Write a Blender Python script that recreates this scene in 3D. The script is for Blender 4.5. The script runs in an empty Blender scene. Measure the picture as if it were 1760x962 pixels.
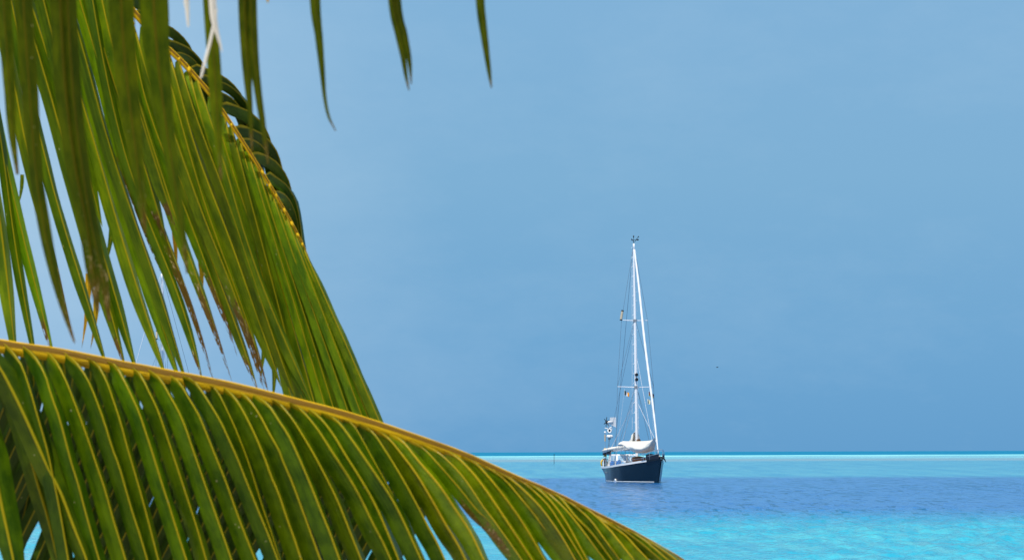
import bpy, bmesh, math, random
import numpy as np
from mathutils import Vector, Matrix

R = math.radians
scene = bpy.context.scene
COL = scene.collection
rng = random.Random(7)

# ------------------------------------------------------------------ camera
FPX = 3422.0                      # focal length in pixels of the 1760 wide photograph
CAM = Vector((0, 0, 2.44))
PITCH = math.atan((776.8 - 481) / FPX)
ROLL = 0.0032
cam_d = bpy.data.cameras.new('camera')
cam = bpy.data.objects.new('camera', cam_d)
COL.objects.link(cam)
f = Vector((0, math.cos(PITCH), math.sin(PITCH)))
r0 = Vector((1, 0, 0)); u0 = r0.cross(f)
r = (r0 * math.cos(ROLL) - u0 * math.sin(ROLL)).normalized()
u = r.cross(f)
m = Matrix((( r.x, u.x, -f.x), (r.y, u.y, -f.y), (r.z, u.z, -f.z))).to_4x4()
m.translation = CAM
cam.matrix_world = m
cam_d.sensor_width = 36.0
cam_d.lens = 36.0 * FPX / 1760.0
cam_d.clip_start = 0.05
cam_d.clip_end = 200000
cam_d.dof.use_dof = True
cam_d.dof.focus_distance = 30.0
cam_d.dof.aperture_fstop = 22.0
scene.camera = cam

def P(px, py, d):
    return CAM + f * d + r * ((px - 880) / FPX * d) + u * ((481 - py) / FPX * d)

# ------------------------------------------------------------------ helpers
def tag(o, label=None, cat=None, group=None, kind=None):
    if label: o['label'] = label
    if cat: o['category'] = cat
    if group: o['group'] = group
    if kind: o['kind'] = kind
    return o

def empty(name, loc=(0, 0, 0), parent=None):
    o = bpy.data.objects.new(name, None)
    o.empty_display_size = 0.2
    COL.objects.link(o)
    if parent: o.parent = parent
    o.location = loc
    return o

def link_mesh(name, me, mat, parent=None, smooth=True):
    if mat is not None:
        for mm in (mat if isinstance(mat, (list, tuple)) else [mat]):
            me.materials.append(mm)
    if smooth:
        me.polygons.foreach_set('use_smooth', [len(p_.vertices) <= 4 for p_ in me.polygons])
    o = bpy.data.objects.new(name, me)
    COL.objects.link(o)
    if parent: o.parent = parent
    return o

class MB:
    """collects shapes of ONE part"""
    def __init__(s):
        s.v = []; s.f = []; s.uv = []; s.mi = []
    def add(s, vs, fs, mi=0):
        b = len(s.v)
        s.v += [tuple(v) for v in vs]
        s.f += [tuple(i + b for i in q) for q in fs]
        s.mi += [mi] * len(fs)
        return s
    def box(s, c, size, rot=None, mi=0, taper=1.0):
        c = Vector(c); x, y, z = [a / 2 for a in size]
        vs = []
        for dz in (-1, 1):
            t = 1.0 if dz < 0 else taper
            for dx, dy in ((-1, -1), (1, -1), (1, 1), (-1, 1)):
                p = Vector((dx * x * t, dy * y * t, dz * z))
                if rot is not None: p = rot @ p
                vs.append(c + p)
        return s.add(vs, [(3, 2, 1, 0), (4, 5, 6, 7), (0, 1, 5, 4), (1, 2, 6, 5), (2, 3, 7, 6), (3, 0, 4, 7)], mi)
    def tube(s, pts, rad, n=8, cap=True, mi=0, flat=1.0, up=None):
        pts = [Vector(p) for p in pts]
        if not isinstance(rad, (list, tuple)): rad = [rad] * len(pts)
        vs = []; fs = []
        prev = None
        for i, p in enumerate(pts):
            t = (pts[min(i + 1, len(pts) - 1)] - pts[max(i - 1, 0)]).normalized()
            if prev is None:
                a = up if up is not None else (Vector((0, 0, 1)) if abs(t.z) < .9 else Vector((1, 0, 0)))
            else: a = prev
            n1 = (a - t * a.dot(t)).normalized(); prev = n1
            n2 = t.cross(n1)
            for k in range(n):
                an = 2 * math.pi * k / n
                vs.append(p + n1 * math.cos(an) * rad[i] + n2 * math.sin(an) * rad[i] * flat)
        for i in range(len(pts) - 1):
            for k in range(n):
                fs.append((i * n + k, i * n + (k + 1) % n, (i + 1) * n + (k + 1) % n, (i + 1) * n + k))
        if cap:
            fs.append(tuple(reversed(range(n))))
            fs.append(tuple(range((len(pts) - 1) * n, len(pts) * n)))
        return s.add(vs, fs, mi)
    def ball(s, c, rx, ry=None, rz=None, n=8, k=6, rot=None, mi=0):
        ry = rx if ry is None else ry; rz = rx if rz is None else rz
        c = Vector(c); vs = []; fs = []
        for i in range(k + 1):
            th = math.pi * i / k
            for j in range(n):
                ph = 2 * math.pi * j / n
                p = Vector((rx * math.sin(th) * math.cos(ph), ry * math.sin(th) * math.sin(ph), rz * math.cos(th)))
                if rot is not None: p = rot @ p
                vs.append(c + p)
        for i in range(k):
            for j in range(n):
                fs.append((i * n + j, (i + 1) * n + j, (i + 1) * n + (j + 1) % n, i * n + (j + 1) % n))
        return s.add(vs, fs, mi)
    def grid(s, rows, mi=0):
        nr, nc = len(rows), len(rows[0])
        vs = [p for row in rows for p in row]
        fs = [(i * nc + j, i * nc + j + 1, (i + 1) * nc + j + 1, (i + 1) * nc + j) for i in range(nr - 1) for j in range(nc - 1)]
        return s.add(vs, fs, mi)
    def build(s, name, mat, parent=None, smooth=False, bevel=0.0, solid=0.0):
        me = bpy.data.meshes.new(name)
        me.from_pydata([tuple(v) for v in s.v], [], s.f)
        me.polygons.foreach_set('material_index', s.mi)
        bm = bmesh.new(); bm.from_mesh(me)
        bmesh.ops.recalc_face_normals(bm, faces=bm.faces)
        bm.to_mesh(me); bm.free()
        o = link_mesh(name, me, mat, parent, smooth)
        if bevel:
            b = o.modifiers.new('b', 'BEVEL'); b.width = bevel; b.segments = 2; b.limit_method = 'ANGLE'
        if solid:
            b = o.modifiers.new('s', 'SOLIDIFY'); b.thickness = solid
        return o

# ------------------------------------------------------------------ materials
class N:
    def __init__(s, name):
        s.mat = bpy.data.materials.new(name); s.mat.use_nodes = True
        s.t = s.mat.node_tree; s.t.nodes.clear()
        s.out = s.n('ShaderNodeOutputMaterial')
    def n(s, typ, **kw):
        nd = s.t.nodes.new(typ)
        for k, v in kw.items(): setattr(nd, k, v)
        return nd
    def l(s, a, b): s.t.links.new(a, b)
    def val(s, sock, v):
        if hasattr(v, 'is_output') or isinstance(v, bpy.types.NodeSocket): s.l(v, sock)
        else: sock.default_value = v
    def math(s, op, a, b=0.0, c=0.0, clamp=False):
        nd = s.n('ShaderNodeMath', operation=op, use_clamp=clamp)
        s.val(nd.inputs[0], a); s.val(nd.inputs[1], b); s.val(nd.inputs[2], c)
        return nd.outputs[0]
    def mix(s, fac, a, b, blend='MIX'):
        nd = s.n('ShaderNodeMix', data_type='RGBA', blend_type=blend)
        s.val(nd.inputs[0], fac)
        for sock, v in ((nd.inputs[6], a), (nd.inputs[7], b)):
            if isinstance(v, (tuple, list)): v = tuple(v) + ((1,) if len(v) == 3 else ())
            s.val(sock, v)
        return nd.outputs[2]
    def step(s, x, e0, e1):
        nd = s.n('ShaderNodeMapRange', interpolation_type='SMOOTHSTEP')
        s.val(nd.inputs[0], x); nd.inputs[1].default_value = min(e0, e1); nd.inputs[2].default_value = max(e0, e1)
        if e0 < e1: nd.inputs[3].default_value = 0; nd.inputs[4].default_value = 1
        else: nd.inputs[3].default_value = 1; nd.inputs[4].default_value = 0
        return nd.outputs[0]
    def noise(s, vec, scale=5, detail=3, rough=.5):
        nd = s.n('ShaderNodeTexNoise'); s.l(vec, nd.inputs['Vector'])
        nd.inputs['Scale'].default_value = scale; nd.inputs['Detail'].default_value = detail; nd.inputs['Roughness'].default_value = rough
        return nd.outputs[0]
    def comb(s, x, y, z):
        nd = s.n('ShaderNodeCombineXYZ'); s.val(nd.inputs[0], x); s.val(nd.inputs[1], y); s.val(nd.inputs[2], z)
        return nd.outputs[0]
    def princ(s, col, rough=.5, spec=.5, **kw):
        p = s.n('ShaderNodeBsdfPrincipled')
        if isinstance(col, (tuple, list)): p.inputs['Base Color'].default_value = tuple(col) + (1,)
        else: s.l(col, p.inputs['Base Color'])
        s.val(p.inputs['Roughness'], rough); p.inputs['Specular IOR Level'].default_value = spec
        for k, v in kw.items(): s.val(p.inputs[k.replace('_', ' ')], v)
        return p

def simple(name, col, rough=.5, spec=.5, var=.12, scale=6.0, bump=0.0, bscale=30.0, metal=0.0):
    k = N(name)
    tc = k.n('ShaderNodeTexCoord').outputs['Object']
    nz = k.noise(tc, scale, 4, .6)
    c = k.mix(nz, tuple(a * (1 - var) for a in col), tuple(min(1, a * (1 + var)) for a in col))
    p = k.princ(c, rough, spec, Metallic=metal)
    if bump:
        b = k.n('ShaderNodeBump'); b.inputs['Strength'].default_value = bump; b.inputs['Distance'].default_value = .02
        k.l(k.noise(tc, bscale, 3), b.inputs['Height']); k.l(b.outputs[0], p.inputs['Normal'])
    k.l(p.outputs[0], k.out.inputs[0])
    return k.mat

def leaf_material(name, dark, light, rib, glow, transl=.35, gloss=.34, spec=.5, ribw=.125):
    k = N(name)
    uv = k.n('ShaderNodeUVMap').outputs[0]
    sp = k.n('ShaderNodeSeparateXYZ'); k.l(uv, sp.inputs[0])
    uu, vv = sp.outputs[0], sp.outputs[1]
    oi = k.n('ShaderNodeObjectInfo').outputs['Random']
    a = k.math('ABSOLUTE', k.math('MULTIPLY', k.math('SUBTRACT', uu, .5), 2))
    seed = k.math('MULTIPLY', oi, 91.0)
    lo = k.noise(k.comb(k.math('MULTIPLY', uu, 1.2), k.math('MULTIPLY', vv, 7), seed), 1.6, 4, .6)
    veins = k.noise(k.comb(k.math('MULTIPLY', uu, 46), k.math('MULTIPLY', vv, 1.5), seed), 1.0, 2, .6)
    fine = k.noise(k.comb(k.math('MULTIPLY', uu, 9), k.math('MULTIPLY', vv, 90), seed), 1.0, 3, .6)
    col = k.mix(k.step(lo, .3, .7), dark, light)
    col = k.mix(k.math('MULTIPLY', k.step(veins, .45, .75), .35), col, tuple(min(1, c * 1.7) for c in light))
    hs = k.n('ShaderNodeHueSaturation'); k.l(col, hs.inputs['Color'])
    k.l(k.math('ADD', .485, k.math('MULTIPLY', oi, .03)), hs.inputs['Hue'])
    k.l(k.math('ADD', .72, k.math('MULTIPLY', k.math('FRACT', k.math('MULTIPLY', oi, 7.3)), .58)), hs.inputs['Value'])
    hs.inputs['Saturation'].default_value = 1.08
    col = hs.outputs[0]
    ribm = k.step(k.math('DIVIDE', a, k.math('ADD', 1.0, k.math('MULTIPLY', k.step(vv, .12, .0), 1.7))), ribw, ribw * .4)
    col = k.mix(ribm, col, rib)
    # dryness: brown patches with a shape of their own, then missing tissue
    at = k.n('ShaderNodeAttribute', attribute_name='dry').outputs['Fac']
    nd = k.noise(k.comb(k.math('MULTIPLY', uu, 3.0), k.math('MULTIPLY', vv, 26), seed), 1.3, 4, .65)
    d = k.math('ADD', at, k.math('MULTIPLY', k.math('SUBTRACT', nd, .5), .65))
    brown = k.mix(fine, (.045, .025, .007), (.21, .135, .032))
    col = k.mix(k.math('MULTIPLY', k.step(d, .38, .62), k.step(at, .02, .12)), col, brown)
    tan = k.mix(fine, (.30, .20, .10), (.62, .52, .38))
    nd2 = k.noise(k.comb(k.math('MULTIPLY', uu, 4.0), k.math('MULTIPLY', vv, 34), k.math('ADD', seed, 31)), 1.5, 3, .6)
    col = k.mix(k.math('MULTIPLY', k.step(nd2, .58, .66), k.step(at, .25, .5)), col, tan)
    # tiny pale marks
    vo = k.n('ShaderNodeTexVoronoi'); k.l(k.comb(k.math('MULTIPLY', uu, 3), k.math('MULTIPLY', vv, 40), seed), vo.inputs['Vector']); vo.inputs['Scale'].default_value = 1.0
    spot = k.math('MULTIPLY', k.step(vo.outputs['Distance'], .13, .05), k.step(k.noise(k.comb(uu, k.math('MULTIPLY', vv, 9), seed), 1.1, 2), .56, .66))
    col = k.mix(k.math('MULTIPLY', spot, .7), col, (.45, .42, .26))
    rough = k.math('ADD', gloss, k.math('MULTIPLY', fine, .16))
    p = k.princ(col, rough, spec)
    b = k.n('ShaderNodeBump'); b.inputs['Strength'].default_value = .35; b.inputs['Distance'].default_value = .002
    k.l(k.math('ADD', veins, k.math('MULTIPLY', fine, .8)), b.inputs['Height']); k.l(b.outputs[0], p.inputs['Normal'])
    tr = k.n('ShaderNodeBsdfTranslucent')
    k.l(k.mix(1.0, col, tuple(glow), 'MULTIPLY'), tr.inputs['Color'])
    ms = k.n('ShaderNodeMixShader'); ms.inputs[0].default_value = transl
    k.l(p.outputs[0], ms.inputs[1]); k.l(tr.outputs[0], ms.inputs[2])
    # holes
    hole = k.math('MULTIPLY', k.step(k.math('ADD', k.math('MULTIPLY', at, .8), k.math('MULTIPLY', k.math('SUBTRACT', nd2, .5), 1.7)), .74, .80), k.step(at, .28, .4))
    tp = k.n('ShaderNodeBsdfTransparent')
    m2 = k.n('ShaderNodeMixShader'); k.l(hole, m2.inputs[0]); k.l(ms.outputs[0], m2.inputs[1]); k.l(tp.outputs[0], m2.inputs[2])
    k.l(m2.outputs[0], k.out.inputs[0])
    return k.mat

M = {}
M['leaf_a'] = leaf_material('palm_leaf_deep', (.019, .056, .001), (.070, .132, .002), (.36, .31, .005), (2.6, 1.9, .3), .26, .30, .22)
M['leaf_tip'] = leaf_material('palm_leaf_glossy', (.052, .105, .001), (.120, .190, .002), (.44, .36, .006), (2.6, 1.9, .3), .36, .20, .45)
M['leaf_far'] = leaf_material('palm_leaf_shaded_side', (.013, .038, .001), (.034, .075, .002), (.22, .20, .006), (2.4, 1.9, .4), .24, .36, .25)  # darker leaf greens: shade of the far leaflets is put into the colour
M['leaf_b'] = leaf_material('palm_leaf_bright', (.048, .108, .001), (.150, .235, .002), (.36, .32, .004), (2.5, 1.9, .4), .42, .40, .28)
M['leaf_d'] = leaf_material('palm_leaf_olive', (.034, .062, .001), (.098, .128, .002), (.13, .12, .004), (2.5, 1.9, .4), .40, .55, .14)
M['leaf_pale'] = simple('pale_leaf_strip', (.78, .76, .72), .6, .3, .12, 20)  # near-white, for narrow strips among the front leaflets
M['leaf_yellow'] = leaf_material('yellow_leaf_tip', (.42, .25, .008), (.58, .36, .010), (.6, .4, .03), (1.8, 1.5, .7), .3, .5, .3)

def rachis_material():
    k = N('golden_rachis')
    uv = k.n('ShaderNodeUVMap').outputs[0]
    sp = k.n('ShaderNodeSeparateXYZ'); k.l(uv, sp.inputs[0])
    st = k.noise(k.comb(k.math('MULTIPLY', sp.outputs[0], 14), k.math('MULTIPLY', sp.outputs[1], 6), 0.0), 1.0, 4, .6)
    bl = k.noise(k.comb(k.math('MULTIPLY', sp.outputs[0], 3), k.math('MULTIPLY', sp.outputs[1], 9), 3.0), 1.0, 3, .6)
    c = k.mix(st, (.50, .29, .002), (.72, .46, .003))
    c = k.mix(k.math('MULTIPLY', k.step(bl, .53, .66), .6), c, (.26, .15, .012))
    # weathered brown stripe along the ridge
    e = k.math('ADD', sp.outputs[0], k.math('MULTIPLY', k.math('SUBTRACT', st, .5), .06))
    stripe = k.math('MULTIPLY', k.step(e, .02, .05), k.step(e, .22, .16))
    c = k.mix(k.math('MULTIPLY', stripe, .92), c, (.12, .058, .004))
    fb = k.noise(k.comb(k.math('MULTIPLY', sp.outputs[0], 22), k.math('MULTIPLY', sp.outputs[1], 14), 8.0), 1.0, 4, .65)
    c = k.mix(k.math('MULTIPLY', k.step(fb, .60, .68), .7), c, (.17, .085, .012))
    p = k.princ(c, .6, .15)
    bb = k.n('ShaderNodeBump'); bb.inputs['Strength'].default_value = .6; bb.inputs['Distance'].default_value = .003
    k.l(fb, bb.inputs['Height']); k.l(bb.outputs[0], p.inputs['Normal'])
    k.l(p.outputs[0], k.out.inputs[0])
    return k.mat
M['rachis'] = rachis_material()
M['bark'] = simple('palm_bark', (.23, .19, .15), .9, .2, .35, 9, .8, 24)

# ------------------------------------------------------------------ world and sun
SUN = Vector((-.16, -.40, .90)).normalized()
w = bpy.data.worlds.new('World'); scene.world = w; w.use_nodes = True
wt = w.node_tree; wt.nodes.clear()
def wn(t, **kw):
    nd = wt.nodes.new(t)
    for k_, v_ in kw.items(): setattr(nd, k_, v_)
    return nd
wo = wn('ShaderNodeOutputWorld'); bg = wn('ShaderNodeBackground'); bg.inputs[1].default_value = .10
wt.links.new(bg.outputs[0], wo.inputs[0])
sky = wn('ShaderNodeTexSky', sky_type='NISHITA')
sky.sun_disc = False
sky.sun_elevation = math.asin(SUN.z); sky.sun_rotation = math.atan2(SUN.x, SUN.y)
sky.air_density = 1.0; sky.dust_density = 1.5; sky.ozone_density = 1.5
tc = wn('ShaderNodeTexCoord'); sep = wn('ShaderNodeSeparateXYZ'); wt.links.new(tc.outputs['Generated'], sep.inputs[0])
def srgb(r_, g_, b_):
    def q(c):
        c /= 255.0
        return c / 12.92 if c <= .04045 else ((c + .055) / 1.055) ** 2.4
    return (q(r_), q(g_), q(b_))
ramp = wn('ShaderNodeValToRGB')
mr = wn('ShaderNodeMapRange'); mr.inputs[1].default_value = 0.0; mr.inputs[2].default_value = .30
wt.links.new(sep.outputs[2], mr.inputs[0]); wt.links.new(mr.outputs[0], ramp.inputs[0])
stops = [(0.0, srgb(101, 159, 206)), (.18, srgb(112, 167, 210)), (.45, srgb(126, 176, 213)), (.75, srgb(130, 178, 216)), (1.0, srgb(134, 181, 218))]
el = ramp.color_ramp.elements
el[0].position, el[0].color = stops[0][0], stops[0][1] + (1,)
el[1].position, el[1].color = stops[-1][0], stops[-1][1] + (1,)
for p_, c_ in stops[1:-1]:
    e_ = el.new(p_); e_.color = c_ + (1,)
# soft bright cloud haze, stronger towards the west (left)
nz = wn('ShaderNodeTexNoise'); nz.inputs['Scale'].default_value = 5.0; nz.inputs['Detail'].default_value = 4; nz.inputs['Roughness'].default_value = .5
mp = wn('ShaderNodeMapping'); mp.inputs['Scale'].default_value = (1, 1, 2.2)
wt.links.new(tc.outputs['Generated'], mp.inputs[0]); wt.links.new(mp.outputs[0], nz.inputs['Vector'])
lf = wn('ShaderNodeMapRange', interpolation_type='SMOOTHSTEP'); lf.inputs[1].default_value = -.30; lf.inputs[2].default_value = .02
lf.inputs[3].default_value = 1; lf.inputs[4].default_value = 0.0
wt.links.new(sep.outputs[0], lf.inputs[0])
ad = wn('ShaderNodeMath', operation='MULTIPLY_ADD'); wt.links.new(nz.outputs[0], ad.inputs[0]); ad.inputs[1].default_value = .30; ad.inputs[2].default_value = -.12
mu = wn('ShaderNodeMath', operation='MULTIPLY_ADD', use_clamp=True); wt.links.new(lf.outputs[0], mu.inputs[0]); mu.inputs[1].default_value = .5; wt.links.new(ad.outputs[0], mu.inputs[2])
nz2 = wn('ShaderNodeTexNoise'); nz2.inputs['Scale'].default_value = 26.0; nz2.inputs['Detail'].default_value = 6; nz2.inputs['Roughness'].default_value = .7
wt.links.new(mp.outputs[0], nz2.inputs['Vector'])
mu2 = wn('ShaderNodeMath', operation='MULTIPLY_ADD', use_clamp=True); wt.links.new(nz2.outputs[0], mu2.inputs[0]); mu2.inputs[1].default_value = .16
sb = wn('ShaderNodeMath', operation='SUBTRACT'); wt.links.new(mu.outputs[0], sb.inputs[0]); sb.inputs[1].default_value = .10; wt.links.new(sb.outputs[0], mu2.inputs[2])
mu = mu2
cl = wn('ShaderNodeMix', data_type='RGBA'); wt.links.new(mu.outputs[0], cl.inputs[0]); wt.links.new(ramp.outputs[0], cl.inputs[6]); cl.inputs[7].default_value = srgb(196, 222, 242) + (1,)
x10 = wn('ShaderNodeVectorMath', operation='SCALE'); wt.links.new(cl.outputs[2], x10.inputs[0]); x10.inputs['Scale'].default_value = 10.0
up = wn('ShaderNodeMapRange', interpolation_type='SMOOTHSTEP'); up.inputs[1].default_value = .32; up.inputs[2].default_value = .7
wt.links.new(sep.outputs[2], up.inputs[0])
fin = wn('ShaderNodeMix', data_type='RGBA'); wt.links.new(up.outputs[0], fin.inputs[0]); wt.links.new(x10.outputs[0], fin.inputs[6]); wt.links.new(sky.outputs[0], fin.inputs[7])
wt.links.new(fin.outputs[2], bg.inputs[0])

sd = bpy.data.lights.new('sun', 'SUN'); sd.energy = 5.0; sd.angle = R(.5); sd.color = (1, .95, .86)
so = bpy.data.objects.new('sun', sd); COL.objects.link(so)
so.rotation_euler = (-SUN).to_track_quat('-Z', 'Y').to_euler()

scene.view_settings.view_transform = 'Standard'
try: scene.view_settings.look = 'None'
except Exception: pass
scene.view_settings.exposure = 0.0; scene.view_settings.gamma = 1.0
scene.render.engine = 'CYCLES'
scene.cycles.use_denoising = True
scene.cycles.max_bounces = 8; scene.cycles.transparent_max_bounces = 12

# ------------------------------------------------------------------ sea and beach
def build_sea():
    g = np.random.default_rng(11)
    ang_d = np.arange(-.30, .3001, .0021)
    ang = np.concatenate([np.linspace(-1.45, -.32, 60), ang_d, np.linspace(.32, 1.45, 60)])
    rad = np.concatenate([np.geomspace(10, 36, 60)[:-1], np.geomspace(36, 900, 1250)[:-1], np.geomspace(900, 90000, 60)])
    A, Rr = np.meshgrid(ang, rad)
    X = Rr * np.sin(A); Y = Rr * np.cos(A)
    cell = np.maximum(Rr * .0023, .05)
    H = np.zeros_like(X)
    for i in range(56):
        lam = float(np.exp(g.uniform(math.log(.28), math.log(1.5))))
        th = g.normal(math.radians(205), .55)
        kx, ky = math.cos(th) * 2 * math.pi / lam, math.sin(th) * 2 * math.pi / lam
        amp = .0055 * lam ** .7
        fade = np.clip((lam / cell - 2.0) / 2.5, 0, 1)
        ph = g.uniform(0, 6.28)
        s = np.sin(kx * X + ky * Y + ph)
        H += amp * fade * (s + .35 * (s * s - .5))
    # gust patches
    G = np.zeros_like(X)
    for i in range(12):
        lam = g.uniform(14, 60); th = g.uniform(0, 6.28)
        G += np.sin((math.cos(th) * X + math.sin(th) * Y * .5) * 2 * math.pi / lam + g.uniform(0, 6.28))
    H *= np.clip(1 + .22 * G, .35, 1.7)
    nr, nc = X.shape
    co = np.stack([X, Y, H], -1).reshape(-1, 3).astype(np.float32)
    idx = np.arange(nr * nc).reshape(nr, nc)
    q = np.stack([idx[:-1, :-1], idx[:-1, 1:], idx[1:, 1:], idx[1:, :-1]], -1).reshape(-1, 4).astype(np.int32)
    me = bpy.data.meshes.new('sea')
    me.vertices.add(len(co)); me.vertices.foreach_set('co', co.ravel())
    me.loops.add(q.size); me.loops.foreach_set('vertex_index', q.ravel())
    me.polygons.add(len(q)); me.polygons.foreach_set('loop_start', np.arange(0, q.size, 4, dtype=np.int32))
    me.update(calc_edges=True)
    k = N('lagoon_water')
    pos = k.n('ShaderNodeNewGeometry').outputs['Position']
    sp = k.n('ShaderNodeSeparateXYZ'); k.l(pos, sp.inputs[0])
    x, y = sp.outputs[0], sp.outputs[1]
    ly = k.math('LOGARITHM', k.math('MAXIMUM', y, 5.0), 2.718281828)
    # log distance, wobbled by broad noise: edges of reef, sand and channel
    wob = k.noise(k.comb(k.math('MULTIPLY', x, .02), k.math('MULTIPLY', y, .012), 0.0), 1.0, 4, .6)
    wob2 = k.noise(k.comb(k.math('MULTIPLY', x, .25), k.math('MULTIPLY', y, .05), 4.0), 1.0, 3, .6)
    wob3 = k.noise(k.comb(k.math('MULTIPLY', x, 1.3), k.math('MULTIPLY', y, .22), 2.0), 1.0, 4, .65)
    s = k.math('ADD', ly, k.math('ADD', k.math('MULTIPLY', k.math('SUBTRACT', wob, .5), .16), k.math('MULTIPLY', k.math('SUBTRACT', wob3, .5), .14)))
    L = math.log
    near_c = k.mix(k.step(wob3, .35, .68), (.020, .33, .48), (.075, .43, .52))
    weed = k.noise(k.comb(k.math('MULTIPLY', x, .10), k.math('MULTIPLY', y, .14), 9.0), 1.0, 4, .6)
    near_c = k.mix(k.math('MULTIPLY', k.step(weed, .60, .70), k.math('MULTIPLY', k.step(s, L(64), L(56)), .65)), near_c, (.13, .30, .34))
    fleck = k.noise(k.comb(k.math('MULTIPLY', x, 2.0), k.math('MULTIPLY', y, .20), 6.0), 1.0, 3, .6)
    deep_c = k.mix(k.step(wob3, .3, .7), (.024, .150, .42), (.045, .185, .45))
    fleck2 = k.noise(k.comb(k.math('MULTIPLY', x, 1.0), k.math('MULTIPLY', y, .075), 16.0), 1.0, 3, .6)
    deep_c = k.mix(k.math('MULTIPLY', k.math('MULTIPLY', k.step(fleck2, .53, .60), k.step(y, 95, 130)), .9), deep_c, (.0, .10, .27))  # broader flecks farther out: darkness of wave faces put into the colour
    deep_c = k.mix(k.math('MULTIPLY', k.step(fleck, .54, .61), .95), deep_c, (.0, .08, .22))  # fine flecks: dark wave faces painted into the water colour
    shelf_c = k.mix(k.step(k.noise(k.comb(k.math('MULTIPLY', x, .35), k.math('MULTIPLY', y, .03), 14.0), 1.0, 4, .65), .38, .62), (.022, .29, .45), (.085, .40, .50))
    reef_c = (.24, .40, .41)
    sand_c = k.mix(k.step(k.noise(k.comb(k.math('MULTIPLY', x, .03), k.math('MULTIPLY', y, .005), 12.0), 1.0, 4, .6), .4, .62), (.30, .74, .75), (.17, .56, .62))
    ocean_c = (.0, .17, .32)
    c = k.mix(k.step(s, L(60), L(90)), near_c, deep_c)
    c = k.mix(k.step(s, L(178), L(202)), c, shelf_c)
    c = k.mix(k.step(s, L(470), L(560)), c, reef_c)
    c = k.mix(k.step(s, L(640), L(720)), c, sand_c)
    c = k.mix(k.step(ly, L(1300), L(1400)), c, ocean_c)
    far = k.step(ly, L(900), L(1400))
    p = k.princ(c, k.math('ADD', .12, k.math('MULTIPLY', far, .3)), .45, IOR=1.333)
    k.l(k.math('SUBTRACT', .30, k.math('MULTIPLY', far, .26)), p.inputs['Specular IOR Level'])
    b = k.n('ShaderNodeBump'); b.inputs['Strength'].default_value = .8; b.inputs['Distance'].default_value = .16
    h1 = k.noise(k.comb(x, k.math('MULTIPLY', y, .8), 0.0), 1.6, 4, .6)
    h2 = k.noise(k.comb(x, y, 7.0), 6.0, 2, .5)
    k.l(k.math('ADD', h1, k.math('MULTIPLY', h2, .25)), b.inputs['Height']); k.l(b.outputs[0], p.inputs['Normal'])
    k.l(p.outputs[0], k.out.inputs[0])
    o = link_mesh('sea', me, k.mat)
    tag(o, 'lagoon water in turquoise and blue bands reaching the horizon', 'sea', kind='structure')
build_sea()

def build_beach():
    k = N('coral_sand')
    pos = k.n('ShaderNodeNewGeometry').outputs['Position']
    n1 = k.noise(pos, .8, 5, .6); n2 = k.noise(pos, 60, 3, .7)
    c = k.mix(n1, (.52, .44, .32), (.66, .58, .45)); c = k.mix(k.math('MULTIPLY', n2, .3), c, (.40, .34, .25))
    p = k.princ(c, .9, .2)
    b = k.n('ShaderNodeBump'); b.inputs['Strength'].default_value = .5; b.inputs['Distance'].default_value = .03
    k.l(n1, b.inputs['Height']); k.l(b.outputs[0], p.inputs['Normal']); k.l(p.outputs[0], k.out.inputs[0])
    rows = []
    rr = random.Random(3)
    for y in list(range(-60, 30, 2)):
        z = .86 if y < 5 else .86 - (y - 5) * .068
        rows.append([(x, y, z + rr.uniform(-.03, .03) + (.5 if y < -20 else 0)) for x in range(-80, 81, 4)])
    o = MB().grid(rows).build('beach', k.mat, smooth=True)
    tag(o, 'pale coral sand beach at the water edge', 'beach', kind='structure')
build_beach()

# ------------------------------------------------------------------ palm
CROWN = Vector((-3.3, 3.5, 3.0))
BASE = Vector((-3.75, 3.9, .84))
palm = empty('coconut_palm', BASE)
tag(palm, 'coconut palm with drooping green fronds and golden midribs in front of the lagoon', 'palm tree')
TOVIEW = Vector((.05, -1, .03)).normalized()

def crom(pts, n):
    """Catmull-Rom resample of a list of numpy rows"""
    p = [np.array(a, float) for a in pts]
    p = [2 * p[0] - p[1]] + p + [2 * p[-1] - p[-2]]
    seg = len(p) - 3
    ln = [np.linalg.norm(p[i + 2][:3] - p[i + 1][:3]) for i in range(seg)]
    cum = np.concatenate([[0], np.cumsum(ln)])
    out = []
    for i in range(n + 1):
        d = cum[-1] * i / n
        j = min(max(np.searchsorted(cum, d, 'right') - 1, 0), seg - 1)
        t = (d - cum[j]) / max(ln[j], 1e-9)
        a, b, c, e = p[j], p[j + 1], p[j + 2], p[j + 3]
        out.append(.5 * ((2 * b) + (-a + c) * t + (2 * a - 5 * b + 4 * c - e) * t * t + (-a + 3 * b - 3 * c + e) * t ** 3))
    return out

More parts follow.
